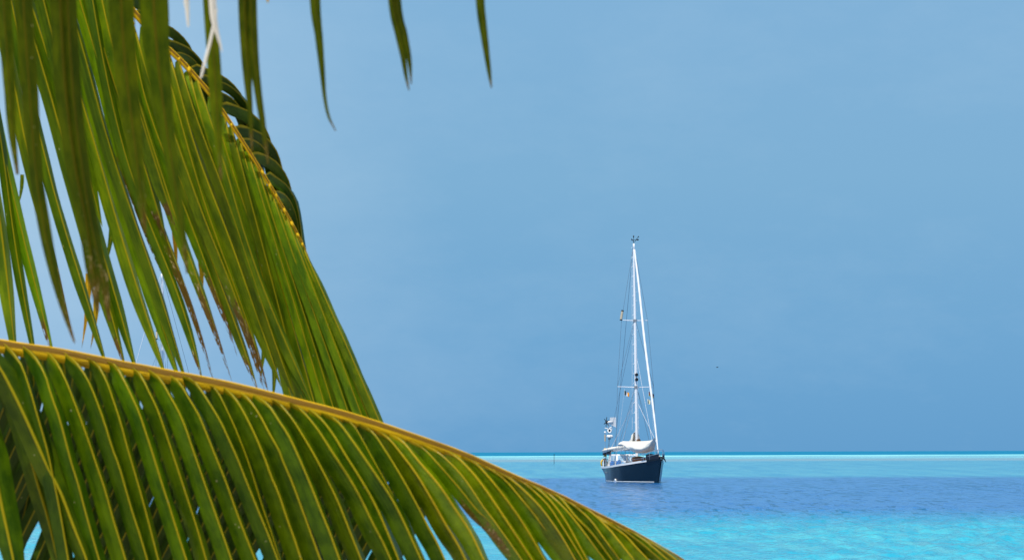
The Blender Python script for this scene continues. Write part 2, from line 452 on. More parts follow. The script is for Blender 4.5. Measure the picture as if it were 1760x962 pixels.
US = [-1, -.78, -.5, -.24, -.1, 0, .1, .3, .6, 1]
class Leaf:
    """one or several leaf strips collected in one mesh; rows hold 3D points and half widths"""
    def __init__(s): s.v = []; s.f = []; s.uv = []; s.dry = []
    def strip(s, pts, hwl, hwr, a=25, b=60, n=26, prof='leaf', dry=None, curl=0.0, ripple=.05, view=TOVIEW, seed=0, roll=0.0):
        rr = random.Random(seed)
        row = crom(pts, n)
        q = [Vector(x[:3]) for x in row]
        b0 = len(s.v)
        ph = rr.uniform(0, 6.28); ph2 = rr.uniform(0, 6.28); fr = rr.uniform(9, 15)
        for i, p in enumerate(q):
            t = i / n
            T = (q[min(i + 1, n)] - q[max(i - 1, 0)]).normalized()
            Nn = (view - T * view.dot(T)).normalized()
            Lf = T.cross(Nn)
            if roll:
                cr, sr = math.cos(R(roll) * t), math.sin(R(roll) * t)
                Lf, Nn = Lf * cr + Nn * sr, Nn * cr - Lf * sr
            if prof in ('leaf', 'long'):
                tp_ = .55 if prof == 'leaf' else .80
                wd = min(1, .55 + .45 * (t / .04) ** .6) if t < .04 else 1.0
                if t > tp_: wd *= max(.02, 1 - ((t - tp_) / (1 - tp_)) ** 1.6)
            elif prof == 'tip':
                wd = 1.0 if t < .25 else max(.02, 1 - ((t - .25) / .75) ** 1.25)
            else: wd = row[i][3]
            if len(row[i]) > 3 and prof != 'row': wd *= row[i][3]
            wr_ = wd * min(1, .02 + t / .22) if prof in ('leaf', 'long') else wd
            ca, sa, cb, sb = math.cos(R(a)), math.sin(R(a)), math.cos(R(b)), math.sin(R(b))
            HL = Lf * ca - Nn * sa
            HR = -Lf * cb - Nn * sb
            nl = Lf * sa + Nn * ca; nr_ = -Lf * sb + Nn * cb
            for k_, uu in enumerate(US):
                x = abs(uu)
                rip = ripple * x * math.sin(fr * t * 2 + ph + (0 if uu < 0 else 2)) + .4 * ripple * x * math.sin(fr * 4.3 * t + ph2)
                if uu < 0: pp = p + HL * (x * hwl * wd) + nl * (hwl * wd * (curl * x * x + rip))
                elif uu > 0: pp = p + HR * (x * hwr * wr_) + nr_ * (hwr * wr_ * (curl * x * x + rip))
                else: pp = p + Nn * (.10 * hwl * wd)
                s.v.append(pp); s.uv.append((uu * .5 + .5, t)); s.dry.append(dry(t, uu) if dry else 0.0)
        m_ = len(US)
        for i in range(n):
            for k_ in range(m_ - 1):
                s.f.append((b0 + i * m_ + k_, b0 + i * m_ + k_ + 1, b0 + (i + 1) * m_ + k_ + 1, b0 + (i + 1) * m_ + k_))
        return s
    def build(s, name, mat, parent, origin=BASE):
        me = bpy.data.meshes.new(name)
        me.from_pydata([tuple(v - origin) for v in s.v], [], s.f)
        uvl = me.uv_layers.new(name='UVMap')
        li = np.empty(len(me.loops), np.int32); me.loops.foreach_get('vertex_index', li)
        uvl.data.foreach_set('uv', np.array(s.uv, np.float32)[li].ravel())
        at = me.attributes.new('dry', 'FLOAT', 'POINT'); at.data.foreach_set('value', np.array(s.dry, np.float32))
        return link_mesh(name, me, mat, parent)

def rachis(name, pts, rad, parent, n=60, knobs=(), ns=14, flat=.8, upv=Vector((0, -.35, 1))):
    """pts 3D, rad list; a grooved tapering stalk with swollen leaflet bases"""
    row = crom([tuple(p) + (q,) for p, q in zip(pts, rad)], n)
    v = []; fc = []; uv = []
    for i, x in enumerate(row):
        p = Vector(x[:3]); q = [Vector(y[:3]) for y in (row[max(i - 1, 0)], row[min(i + 1, n)])]
        T = (q[1] - q[0]).normalized()
        n1 = (upv - T * upv.dot(T)).normalized(); n2 = T.cross(n1)
        for k_ in range(ns + 1):
            an = 2 * math.pi * k_ / ns
            c, s_ = math.cos(an), math.sin(an)
            rr = x[3] * (1 + .10 * math.cos(3 * an))
            v.append(p + n1 * c * rr + n2 * s_ * rr * flat); uv.append((k_ / ns, i / n * 6))
    for i in range(n):
        for k_ in range(ns):
            a = i * (ns + 1) + k_
            fc.append((a, a + 1, a + ns + 2, a + ns + 1))
    for kp, kr, kd in knobs:                      # swollen base of each leaflet
        b0 = len(v); kd = kd.normalized()
        n1 = kd.cross(Vector((.3, .8, .5))).normalized(); n2 = kd.cross(n1)
        for i in range(6):
            th = math.pi * i / 5
            for k_ in range(8):
                ph = 2 * math.pi * k_ / 8
                v.append(kp + kd * (math.cos(th) * kr * 1.9) + (n1 * math.cos(ph) + n2 * math.sin(ph)) * (math.sin(th) * kr)); uv.append((.5, (i + kp.x * 40) * .1))
        for i in range(5):
            for k_ in range(8):
                fc.append((b0 + i * 8 + k_, b0 + i * 8 + (k_ + 1) % 8, b0 + (i + 1) * 8 + (k_ + 1) % 8, b0 + (i + 1) * 8 + k_))
    me = bpy.data.meshes.new(name)
    me.from_pydata([tuple(a - BASE) for a in v], [], fc)
    uvl = me.uv_layers.new(name='UVMap')
    li = np.empty(len(me.loops), np.int32); me.loops.foreach_get('vertex_index', li)
    uvl.data.foreach_set('uv', np.array(uv, np.float32)[li].ravel())
    return link_mesh(name, me, M['rachis'], parent)

# ---- trunk and crown boss
tk = MB()
tp = [BASE + Vector((0, 0, -.3)), BASE + Vector((.02, -.03, .5)), BASE + Vector((.14, -.14, 1.1)), BASE + Vector((.3, -.28, 1.7)), CROWN + Vector((-.02, 0, .05))]
rows = crom([tuple(p) + (q,) for p, q in zip(tp, (.24, .17, .14, .135, .15))], 44)
tk.tube([Vector(x[:3]) - BASE for x in rows], [x[3] * (1.05 if i % 2 else .97) for i, x in enumerate(rows)], 16)
tk.build('trunk', M['bark'], palm, smooth=True)

# ---- lower frond (traced midribs of its near leaflets, photograph pixels)
A_D = 2.7
def a_depth(px): return A_D + (px - 500) * .00006
frond_a = empty('palm_frond', (0, 0, 0), palm)
A_TOP = [(0, 583), (100, 598), (200, 618), (300, 637), (400, 657), (500, 682), (600, 708), (700, 741), (800, 777), (875, 811), (949, 842), (1006, 870), (1071, 902), (1128, 933), (1170, 957), (1196, 974)]
A_TH = [25, 25, 25, 25, 25, 24, 22, 20, 18, 16, 14, 12, 11, 10, 7, 2]
def a_y(x):
    for i in range(len(A_TOP) - 1):
        if A_TOP[i][0] <= x <= A_TOP[i + 1][0] or i == len(A_TOP) - 2:
            tt = (x - A_TOP[i][0]) / (A_TOP[i + 1][0] - A_TOP[i][0])
            return A_TOP[i][1] + tt * (A_TOP[i + 1][1] - A_TOP[i][1]), A_TH[i] + tt * (A_TH[i + 1] - A_TH[i])
    return A_TOP[0][1], A_TH[0]
A_RIBS = [
 [(4,587),(19,601),(37,626),(52,668),(64,711),(81,770),(92,820),(104,880),(118,962)],
 [(40,595),(58,609),(77,641),(89,680),(102,716),(115,764),(124,798),(134,829),(147,878),(160,924),(171,962)],
 [(75,601),(94,616),(112,649),(127,686),(144,732),(156,766),(168,802),(181,840),(195,890),(206,926),(217,962)],
 [(110,605),(133,624),(152,653),(166,686),(181,728),(193,767),(206,802),(218,844),(229,882),(240,915),(254,962)],
 [(148,614),(168,626),(183,653),(195,686),(208,726),(218,763),(240,838),(251,878),(263,924),(273,962)],
 [(183,620),(200,628),(214,653),(229,684),(240,709),(251,742),(264,782),(278,827),(291,867),(304,909),(321,962)],
 [(218,626),(240,641),(256,671),(270,700),(282,733),(291,760),(299,784),(312,823),(329,875),(342,916),(355,962)],
 [(251,632),(274,648),(289,673),(307,705),(320,735),(330,765),(337,785),(353,831),(369,876),(386,924),(399,962)],
 [(282,639),(307,654),(323,680),(341,710),(353,738),(372,785),(389,827),(406,875),(423,920),(440,962)],
 [(314,645),(335,655),(362,694),(381,726),(394,754),(408,785),(427,833),(446,880),(461,916),(478,960)],
 [(346,655),(371,668),(390,703),(406,738),(424,784),(437,823),(452,871),(465,909),(482,962)],
 [(378,662),(399,677),(417,703),(436,740),(455,785),(467,818),(480,848),(494,890),(507,926),(519,962)],
 [(406,668),(427,684),(447,712),(464,744),(480,772),(488,793),(503,828),(521,876),(535,915),(552,962)],
 [(436,677),(461,694),(480,722),(497,748),(515,786),(535,833),(553,878),(568,915),(585,962)],
 [(464,685),(480,692),(502,718),(520,746),(543,785),(566,829),(584,867),(602,912),(621,960)],
 [(495,690),(518,703),(546,736),(570,773),(602,822),(623,860),(641,897),(659,931),(673,962)],
 [(525,697),(551,717),(575,748),(593,778),(623,826),(646,867),(666,912),(686,962)],
 [(553,707),(580,722),(608,758),(630,790),(652,822),(673,854),(695,896),(725,962)],
 [(583,717),(606,728),(626,760),(641,788),(659,820),(678,856),(702,905),(730,962)],
 [(613,725),(640,741),(663,773),(693,822),(720,871),(739,909),(752,932),(766,962)],
 [(641,737),(666,750),(696,786),(720,819),(743,858),(766,899),(787,934),(801,962)],
 [(670,745),(693,758),(720,791),(755,832),(782,872),(808,911),(831,959)],
 [(698,753),(728,770),(755,798),(789,837),(819,874),(845,899),(868,932),(891,962)],
 [(728,763),(758,780),(796,818),(831,869),(853,898),(880,936),(898,962)],
 [(757,771),(785,784),(817,816),(849,860),(877,902),(914,959)],
 [(788,780),(817,795),(840,818),(868,853),(893,888),(916,925),(937,962)],
 [(818,793),(845,807),(870,825),(900,860),(928,895),(972,962)],
 [(848,806),(878,822),(902,842),(928,868),(951,898),(969,925),(990,962)],
 [(878,817),(905,832),(940,864),(963,897),(986,934),(1003,962)],
 [(903,827),(926,840),(949,862),(975,898),(1009,960)],
 [(926,837),(949,852),(977,879),(1005,914),(1039,960)],
 [(944,844),(963,854),(989,885),(1021,919),(1051,960)],
 [(966,854),(989,869),(1014,891),(1036,920),(1065,960)],
 [(990,866),(1014,877),(1043,903),(1065,929),(1089,960)],
 [(1020,880),(1043,897),(1073,917),(1095,940),(1114,960)],
 [(1048,894),(1073,911),(1102,932),(1135,960)],
 [(1078,909),(1102,923),(1125,941),(1147,960)],
 [(1105,923),(1130,938),(1158,958),(1180,978)],
]
A_NARROW = {22: .74, 23: .75, 10: .8, 18: .6}
knobs = []
nA = len(A_RIBS)
for i, rib in enumerate(A_RIBS):
    tt = i / (nA - 1)
    ry, rt = a_y(rib[0][0])
    x0, y0 = rib[0]
    # extend below the frame
    (xa, ya), (xb, yb) = rib[-2], rib[-1]
    ext = max(20, 330 * (1 - tt) ** 1.3)
    sl = (xb - xa) / max(1, yb - ya)
    full = list(rib) + [(xb + sl * ext * .5, yb + ext * .5), (xb + sl * ext * .95, yb + ext)]
    dj = rng.uniform(-.006, .006)
    pts = []
    L = 0
    for k, (x, y) in enumerate(full):
        if k: L += math.hypot(x - full[k - 1][0], y - full[k - 1][1])
        fwd = .052 * (1 - math.exp(-L / 60)) - .00005 * max(0, L - 120)
        d = a_depth(x0) - fwd * (1 - .35 * tt) - .006 * (i % 2) + dj
        pts.append(tuple(P(x, y, d)))
    root = Vector(pts[0])
    hw = (28.0 - 1.5 * tt + 4.5 * math.exp(-((tt - .5) / .22) ** 2) - (7 if tt > .93 else 0)) / FPX * A_D * A_NARROW.get(i, 1.0) * rng.uniform(.94, 1.06)
    lf = Leaf()
    spot = rng.uniform(.45, .75)
    damage = i in (22, 23, 28)
    dr = (lambda t, q, sp_=spot: .62 * math.exp(-((t - sp_) / .16) ** 2) * (1 if q < -.3 else .2)) if damage else (lambda t, q: .9 * max(0, (t - .93) / .07))
    lf.strip(pts, hw, hw * .85, a=rng.uniform(24, 34) - 8 * tt, b=rng.uniform(68, 78), n=34, dry=dr, curl=-.16, ripple=.035, seed=i, roll=rng.uniform(-15, 15))
    lf.build('leaflet', M['leaf_tip'] if i >= 20 else M['leaf_a'], frond_a)
# two long leaflets of the frond's part beyond the frame that cross in front
for k, (rib, hw) in enumerate((([(-60, 560), (-28, 590), (0, 632), (12, 653), (33, 695), (52, 736), (82, 802), (105, 848), (126, 903), (149, 962), (170, 1030), (190, 1100)], 30),
                ([(-110, 560), (-70, 620), (-40, 700), (-15, 780), (2, 865), (23, 962), (40, 1050), (50, 1100)], 32),
                ([(-18, 590), (-4, 628), (14, 670), (33, 720), (52, 787), (67, 840), (82, 890), (99, 962), (117, 1040)], 26))):
    pts = [tuple(P(x, y, A_D - .075 + .03 * k)) for x, y in rib]
    Leaf().strip(pts, hw / FPX * A_D, hw / FPX * A_D, 28, 38, 34, curl=-.14, ripple=.03, seed=77 + k).build('leaflet', M['leaf_a'], frond_a)
# stalk: from the crown to the tip
a_pts = [CROWN + Vector((.05, 0, .05)), Vector((-2.3, 3.0, 3.02)), P(-800, 486, A_D), P(-420, 530, A_D), P(-160, 563, A_D)]
a_rad = [.045, .03, .018, .0125, .0105]
for (x, y), th in zip(A_TOP, A_TH):
    a_pts.append(P(x, y + th * .5, a_depth(x))); a_rad.append(th * .5 / FPX * A_D)
rachis('rachis', a_pts, a_rad, frond_a, 110, knobs)

# far side leaflets of the lower frond, seen dark between the near ones: one mass
lf = Leaf(); rr = random.Random(21)
for lay, (xe, dx0, dx1, hw0, hw1, b0, dd) in enumerate(((770, 24, 30, 15, 18, -.36, 0), (680, 25, 34, 15, 18, -.16, .06))):
    x = -60.0; k = 0
    while x < xe:
        yy, th = a_y(max(x, 0)); yy -= (0 if x > 0 else .15 * x)
        tt = max(0, x) / 1100
        L = (560 - 360 * tt) * rr.uniform(.9, 1.05)
        bend = b0 - .1 * rr.random() - .10 * tt
        pts = []
        for j, q in enumerate((0, .05, .14, .3, .55, .8, 1.0)):
            px_ = x + 34 * (1 - .8 * tt) * math.sin(min(1, q * 5) * 1.57) * (1 - q) + bend * L * q
            py_ = yy + 6 + 26 * tt + L * q
            pts.append(tuple(P(px_, py_, a_depth(x) + .03 + dd + .10 * math.sin(min(1, q * 1.6) * 1.57))))
        hw = rr.uniform(hw0, hw1) / FPX * A_D
        lf.strip(pts, hw, hw, 22, 30, 16, curl=-.1, ripple=.05, seed=300 + k + 60 * lay)
        x += rr.uniform(dx0, dx1); k += 1
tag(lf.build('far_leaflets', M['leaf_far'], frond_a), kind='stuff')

# ---- upper frond
B_D = 4.0
frond_b = empty('palm_frond', (0, 0, 0), palm)
B_RACH = [(-320, -372), (-170, -335), (-50, -282), (50, -208), (132, -118), (200, -20), (222, 12), (248, 42), (275, 72), (308, 102), (340, 137), (362, 163), (388, 200), (426, 258), (464, 319), (502, 385), (522, 425), (540, 470), (560, 520)]
B_W = [12, 11, 10, 9, 7.5, 6.5, 6, 5.5, 5.2, 5, 4.6, 4.4, 4, 3.6, 3.2, 2.8, 2.4, 1.8, 1]
B_RIBS = [  # polyline, half width px, dryness start (1 = none)
 ([(-90,-80),(-55,90),(-18,260),(4,400),(24,580),(32,660)], 17, 1),
 ([(-55,-40),(-8,180),(8,271),(20,390),(54,581),(68,660)], 11, 1),
 ([(-40,20),(0,230),(21,331),(38,400),(84,581),(100,650)], 11, .9),
 ([(-12,-30),(12,64),(30,180),(52,285),(79,395),(105,500),(129,592)], 13, .72),
 ([(14,-30),(38,100),(60,198),(85,301),(110,395),(140,482),(171,581),(190,650)], 12, 1),
 ([(45,20),(58,73),(79,129),(97,198),(110,246),(133,333),(155,410),(178,490),(210,606),(220,650)], 15, .95),
 ([(35,-50),(50,0),(69,50),(91,118),(112,198),(135,280),(162,380),(190,480),(225,600),(240,655)], 15, 1),
 ([(105,40),(129,133),(142,180),(160,237),(180,301),(200,380),(227,466),(268,590),(290,660)], 15, 1),
 ([(150,-60),(172,80),(204,230),(236,340),(282,440),(322,540),(350,660)], 12, .95),
 ([(230,40),(262,160),(300,290),(344,390),(380,490),(418,590),(446,680)], 12, .92),
 ([(60,-60),(85,40),(112,150),(138,260),(160,350)], 15, 1),
 ([(80,-60),(100,60),(122,170),(150,290),(176,390)], 15, 1),
 ([(165,-50),(188,60),(212,150),(232,230),(262,330),(288,420)], 14, .9),
 ([(185,-60),(202,40),(226,140),(254,240),(284,330),(305,400)], 14, .9),
 ([(108,0),(117,35),(133,87),(150,137),(168,198),(180,226),(194,285),(212,349),(227,395),(251,467),(279,560),(314,670)], 15, 1),
 ([(118,0),(133,42),(146,90),(172,198),(200,290),(238,398),(266,472),(299,580),(326,672)], 13, 1),
 ([(128,-30),(136,0),(158,65),(179,141),(193,198),(205,253),(226,313),(250,390),(276,460),(300,515)], 13, .45),
 ([(140,-40),(153,0),(170,54),(185,104),(215,200),(240,290),(272,380),(304,443),(327,518),(353,586),(374,680)], 13, .55),
 ([(200,-20),(218,90),(237,180),(258,237),(281,303),(297,356),(313,415),(343,486),(372,565),(400,660)], 14, .62),
 ([(222,12),(230,80),(246,180),(278,246),(310,340),(338,410),(364,480),(391,556),(408,612)], 13, .66),
 ([(248,42),(258,100),(285,189),(306,249),(331,320),(349,374),(372,430),(404,499),(437,600),(458,685)], 14, .62),
 ([(275,72),(295,150),(313,219),(335,294),(365,397),(385,440),(415,520),(445,610),(466,690)], 14, .7),
 ([(290,86),(308,150),(326,226),(345,290),(368,340),(390,390),(420,482),(458,584),(484,665)], 14, 1),
 ([(308,102),(326,180),(354,246),(386,326),(404,380),(424,440),(475,597),(510,690)], 14, 1),
 ([(325,120),(340,190),(362,260),(395,340),(416,405),(450,500),(494,600),(530,700)], 14, 1),
 ([(340,137),(351,180),(374,237),(395,310),(412,375),(442,470),(486,575),(540,700)], 14, 1),
 ([(362,163),(385,250),(408,320),(436,400),(470,490),(510,590),(558,710)], 12, 1),
]
for (x0, y0), xe in zip([(386,197),(398,215),(412,236),(426,257),(440,278),(451,296),(464,319),(475,336),(489,362),(502,385),(512,404),(520,420)],
                        [512, 532, 552, 570, 584, 596, 608, 619, 630, 640, 649, 657]):
    ye = 735
    B_RIBS.append(([(x0, y0)] + [(x0 + (xe - x0) * (q ** 1.12) + 6 * math.sin(q * math.pi), y0 + (ye - y0) * q) for q in (.1, .25, .45, .65, .85, 1.0, 1.22)], 12.5, 1))
def rach_y(x):
    for (xa, ya), (xb, yb) in zip(B_RACH[:-1], B_RACH[1:]):
        if xa <= x <= xb: return ya + (yb - ya) * (x - xa) / (xb - xa)
    return B_RACH[0][1]
def to_stalk(rib):
    """carry a leaflet that begins above the frame back to its stalk"""
    x, y = rib[0]
    if x > 205 or rach_y(x) > y - 12: return rib
    (xa, ya), (xb, yb) = rib[0], rib[2]
    sl = min(.42, max(.15, (xb - xa) / (yb - ya)))
    ext = []
    while y > rach_y(x) and len(ext) < 40:
        y -= 14; x -= 14 * sl; ext.append((x, y))
    return list(reversed(ext))[::2] + rib
def smooth2(rib):
    """even out the hand traced polyline"""
    q = [np.array(a) for a in crom([(a, b_, 0.0) for a, b_ in rib], 16)]
    for _ in range(6):
        q = [q[0]] + [(q[j - 1] + 2 * q[j] + q[j + 1]) / 4 for j in range(1, len(q) - 1)] + [q[-1]]
    return [(float(a[0]), float(a[1])) for a in q]
knobs = []
for i, (rib, hwp, ds) in enumerate(B_RIBS):
    rr = random.Random(500 + i)
    pts = []; L = 0
    nn = len(B_RIBS)
    rib = to_stalk(smooth2(rib))
    bundle = i >= nn - 13
    for k, (x, y) in enumerate(rib):
        if k: L += math.hypot(x - rib[k - 1][0], y - rib[k - 1][1])
        d = B_D - .05 * (1 - math.exp(-L / 60)) + .004 * ((i * 7) % 5 - 2) + (.0025 * (nn - i) if bundle else 0) + .00006 * L
        pts.append(tuple(P(x, y, d)))
    hw = hwp / FPX * B_D * (1.15 if bundle else 1.30)
    if ds < 1: dr = lambda t, q, d0=ds: min(1, max(0, (t - d0 + .06 * (q < 0)) / max(.08, 1 - d0) * .95))
    else: dr = lambda t, q: .35 * max(0, (t - .92) / .08) + (.12 if abs(q) > .9 else 0)
    Leaf().strip(pts, hw, hw, rr.uniform(16, 26), rr.uniform(58, 70) if not bundle else 60, 34, prof='long' if ds >= .9 else 'leaf', dry=dr, curl=-.12, ripple=.04, seed=500 + i, roll=rr.uniform(-10, 10) * (0 if bundle else 1)).build('leaflet', M['leaf_b'], frond_b)
    if rib[0][1] > -20 and rib[0][0] > 195 and rr.random() < .75:
        knobs.append((P(rib[0][0], rib[0][1], B_D - .010), rr.uniform(1.8, 3.4) / FPX * B_D, Vector(pts[1]) - Vector(pts[0]) + Vector((rr.uniform(-.02, .02), 0, 0))))
b_pts = [CROWN + Vector((.05, .05, .1)), Vector((-2.9, 3.75, 3.45)), Vector((-2.2, 3.9, 3.76))]
b_rad = [.045, .032, .020]
for (x, y), wd in zip(B_RACH, B_W):
    b_pts.append(P(x, y, B_D)); b_rad.append(wd / FPX * B_D)
rachis('rachis', b_pts, b_rad, frond_b, 110, knobs, flat=.9)
# far side leaflets arching over the stalk and away: dark folds on its right edge
def b_at(s):
    row = crom([(a, b_) for a, b_ in [(150, -110)] + B_RACH[5:]], 100); k_ = min(99, max(0, int(s * 100)))
    return row[k_]
for i in range(15):
    rr = random.Random(800 + i)
    s_ = .12 + i / 14 * .60 + rr.uniform(-.012, .012)
    x0, y0 = b_at(s_)
    g_ = (.66, .74, .60, .95, .88, .62, 1.05, .98, .70, .95, .86, .60, .74, .62, .45)[i]
    drop = 1.0 + .25 * max(0, (y0 - 230) / 100)
    jx = rr.uniform(-14, 10)
    off = [(0, 0), (14, -3 + jx * .3), (36, 3), (64, 17), (90, 48), (104, 100), (112, 160), (117, 225), (121, 290), (125, 350)]
    pts = []
    for k, (ox, oy) in enumerate(off):
        if x0 + ox * g_ > 529 - .0 * oy: ox = (526 - x0) / g_
        pts.append(tuple(P(x0 + ox * g_, y0 + oy * (.55 + .45 * g_) * drop, B_D + .01 + (0, .01, .03, .06, .085, .10, .105, .11, .11, .11)[k])))
    hw = rr.uniform(11, 19) / FPX * B_D * (.7 + .3 * g_)
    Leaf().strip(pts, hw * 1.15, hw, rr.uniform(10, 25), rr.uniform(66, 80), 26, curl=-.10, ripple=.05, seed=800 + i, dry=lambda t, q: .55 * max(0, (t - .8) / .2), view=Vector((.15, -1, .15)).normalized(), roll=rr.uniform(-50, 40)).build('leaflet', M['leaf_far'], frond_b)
# yellowing tips of far leaflets hanging behind the near ones
for i, (xt, yt, xa, ya, w_) in enumerate(((140, 598, 152, 470, 6), (155, 600, 166, 500, 6), (302, 492, 296, 370, 5), (346, 532, 341, 410, 6), (453, 540, 449, 430, 6), (514, 688, 508, 590, 6), (447, 655, 456, 520, 8), (468, 700, 470, 560, 8), (200, 330, 178, 470, 8), (38, 300, 28, 360, 4))):
    if i >= 8: xa, ya, xt, yt = xt, yt, xa, ya
    pts = [tuple(P(xa + (xt - xa) * q + (3 * math.sin(q * 3)), ya + (yt - ya) * q, B_D + .09)) for q in (0, .3, .6, .85, 1)]
    hw = w_ / FPX * B_D
    Leaf().strip(pts, hw, hw, 25, 40, 16, prof='tip', seed=900 + i, dry=lambda t, q: max(0, (t - .75) / .25) * .8).build('leaflet', M['leaf_yellow'] if i < 6 else M['leaf_b'], frond_b)

# ---- front frond hanging from above the frame, close to the camera
D_D = 1.6
frond_d = empty('palm_frond', (0, 0, 0), palm)
tag(frond_d, 'dark olive frond hanging close from above with browned tips')
def strip_px(lst): return [tuple(P(x, y, D_D + .00012 * (y + 100))) + (h / FPX * D_D,) for x, y, h in lst]
D_STRIPS = [  # lists of strips (x, y, half width px); dryness start
 ([[(34,-160,20),(40,0,19),(50,150,18),(62,300,14),(78,400,13),(95,480,9),(112,540,6),(128,588,2)]], .72),
 ([[(96,-160,20),(103,0,22),(112,150,22),(128,280,20),(148,380,18),(160,470,14),(168,535,3)], [(110,-160,18),(116,0,18),(125,150,17),(140,280,15),(160,400,14),(178,480,10),(188,552,3)]], .62),
 ([[(204,-160,22),(208,0,26),(216,120,24),(228,220,20),(238,300,13),(245,360,8),(250,402,2)]], .70),
 ([[(258,-160,24),(264,0,30),(272,110,26),(286,220,17),(300,310,12),(312,390,9),(322,470,2)]], .80),
 ([[(352,-160,12),(358,0,11),(366,80,14),(371,160,14),(375,230,9),(380,310,2)]], .80),
 ([[(418,-160,16),(420,0,13),(424,90,12),(427,150,8),(431,205,5),(433,262,1.5)], [(428,-160,16),(431,0,13),(436,90,11),(444,160,8),(453,220,6),(461,282,1.5)]], .70),
 ([[(536,-160,10),(542,0,11),(548,60,8.5),(554,120,6),(558,165,4),(565,200,3),(577,225,1)]], .78),
 ([[(668,-160,12),(676,0,10),(687,60,9),(694,100,6),(698,130,4),(703,156,1)], [(676,-160,12),(682,0,10),(695,60,8),(704,105,5),(707,145,1)]], .80),
 ([[(818,-160,10),(826,0,9.5),(833,60,8),(838,100,6),(842,130,4),(845,152,1)]], .82),
 ([[(2,-160,16),(6,0,15),(14,120,13),(20,220,9),(30,300,3)]], .8),
]
for i, (strips, ds) in enumerate(D_STRIPS):
    lf = Leaf()
    for j, st_ in enumerate(strips):
        pts = strip_px(st_)
        mx = max(p[3] for p in pts)
        pts = [p[:3] + (p[3] / mx,) for p in pts]
        lf.strip([p[:3] + (p[3],) for p in pts], mx * .97, mx * .97, 20, 34, 34, prof='row', seed=1000 + i * 3 + j, ripple=.03, curl=-.08,
                 dry=lambda t, q, d0=ds: min(.55, max(0, (t - d0) / (1 - d0)) * .62))
    lf.build('leaflet', M['leaf_d'], frond_d)
for i, (st_, mt) in enumerate(([[(326,-160,7),(330,0,6),(332,30,4.5),(334,60,2)], 'leaf_pale'], [[(366,-160,8),(374,0,8),(377,45,7),(384,75,4),(391,102,1)], 'leaf_pale'],
                               [[(381,30,3),(374,70,3.2),(364,110,3.2),(355,146,2.2)], 'leaf_pale'], [[(460,-160,6),(466,0,5),(468,12,3),(468,20,1)], 'leaf_yellow'])):
    pts = [p for p in strip_px(st_)]
    mx = max(p[3] for p in pts)
    pts = [tuple(Vector(p[:3]) + Vector((0, -.03, 0))) + (p[3] / mx,) for p in pts]
    Leaf().strip(pts, mx, mx, 30, 40, 18, prof='row', seed=1100 + i).build('leaflet', M[mt], frond_d)
d_pts = [CROWN + Vector((.05, -.05, .1)), Vector((-2.6, 2.6, 3.55)), Vector((-1.7, 2.0, 3.5)), Vector((-1.0, 1.7, 3.25)), P(-20, -200, D_D), P(240, -175, D_D), P(480, -165, D_D), P(700, -160, D_D), P(850, -158, D_D), P(960, -150, D_D)]
rachis('rachis', d_pts, [.04, .026, .018, .013, .010, .009, .007, .006, .004, .002], frond_d, 60)

# rest of the fronds beyond the frame: one mass of leaflets per frond
def fringe(pts, parent, mat, seed, n, length, lo, hi):
    rr = random.Random(seed); lf = Leaf()
    row = crom([tuple(p) for p in pts], 60)
    for i in range(n):
        s_ = lo + (hi - lo) * i / n
        k_ = int(s_ * 59); p = Vector(row[k_]); q = Vector(row[k_ + 1]); T = (q - p).normalized()
        for side in (-1, 1):
            S = T.cross(Vector((0, 0, 1))).normalized() * side
            L = length * rr.uniform(.85, 1.1)
            c = [p, p + S * .05 + T * .02 + Vector((0, 0, .02)), p + S * .12 + T * .06 - Vector((0, 0, .05)), p + S * .17 + T * .10 - Vector((0, 0, L * .5)), p + S * .18 + T * .12 - Vector((0, 0, L))]
            lf.strip([tuple(a) for a in c], .021, .021, 25, 40, 14, seed=seed + i, view=(S + Vector((0, -.3, .2))).normalized())
    tag(lf.build('outer_leaflets', mat, parent), kind='stuff')
fringe(a_pts[:5], frond_a, M['leaf_a'], 2000, 62, .60, .12, .97)
fringe(b_pts[:4], frond_b, M['leaf_b'], 2200, 44, .70, .12, .96)
fringe(d_pts[:5], frond_d, M['leaf_d'], 2400, 56, .5, .12, .86)

# ------------------------------------------------------------------ yacht
M['navy'] = simple('navy_topsides', (.002, .012, .024), .24, .4, .2, 1.2)
M['white'] = simple('white_gelcoat', (.80, .80, .79), .35, .5, .04, 3)
M['mastw'] = simple('white_mast_paint', (.82, .82, .82), .4, .5, .03, 2)
M['canvas'] = simple('cream_canvas', (.74, .71, .64), .85, .2, .08, 3, .5, 5)
M['awning'] = simple('white_awning_cloth', (.72, .70, .64), .85, .2, .10, 2, .5, 3)
M['teak'] = simple('teak_deck', (.33, .22, .13), .7, .3, .25, 8)
M['steel'] = simple('stainless_tube', (.55, .57, .60), .3, .5, .05, 5, metal=.8)
M['wire'] = simple('rigging_wire', (.13, .20, .27), .45, .5, .1, 5)
M['rope'] = simple('white_rope', (.75, .76, .78), .8, .2, .1, 9)
M['glass'] = simple('window_glass', (.30, .46, .60), .1, .6, .1, 2)
M['darkglass'] = simple('dark_portlight', (.02, .03, .04), .1, .6, .1, 2)
M['dark'] = simple('dark_canvas', (.012, .02, .035), .8, .2, .25, 4)
M['black'] = simple('black_plastic', (.012, .013, .015), .5, .4, .2, 6)
M['brown'] = simple('brown_wood', (.17, .085, .045), .6, .3, .3, 5)
M['yellow'] = simple('yellow_foam', (.75, .46, .03), .6, .3, .12, 6)
M['tan'] = simple('tan_plastic', (.50, .42, .30), .6, .3, .12, 6)
M['blue'] = simple('blue_plastic', (.07, .25, .62), .45, .4, .15, 6)
M['grey'] = simple('grey_fitting', (.22, .24, .26), .5, .4, .15, 6)

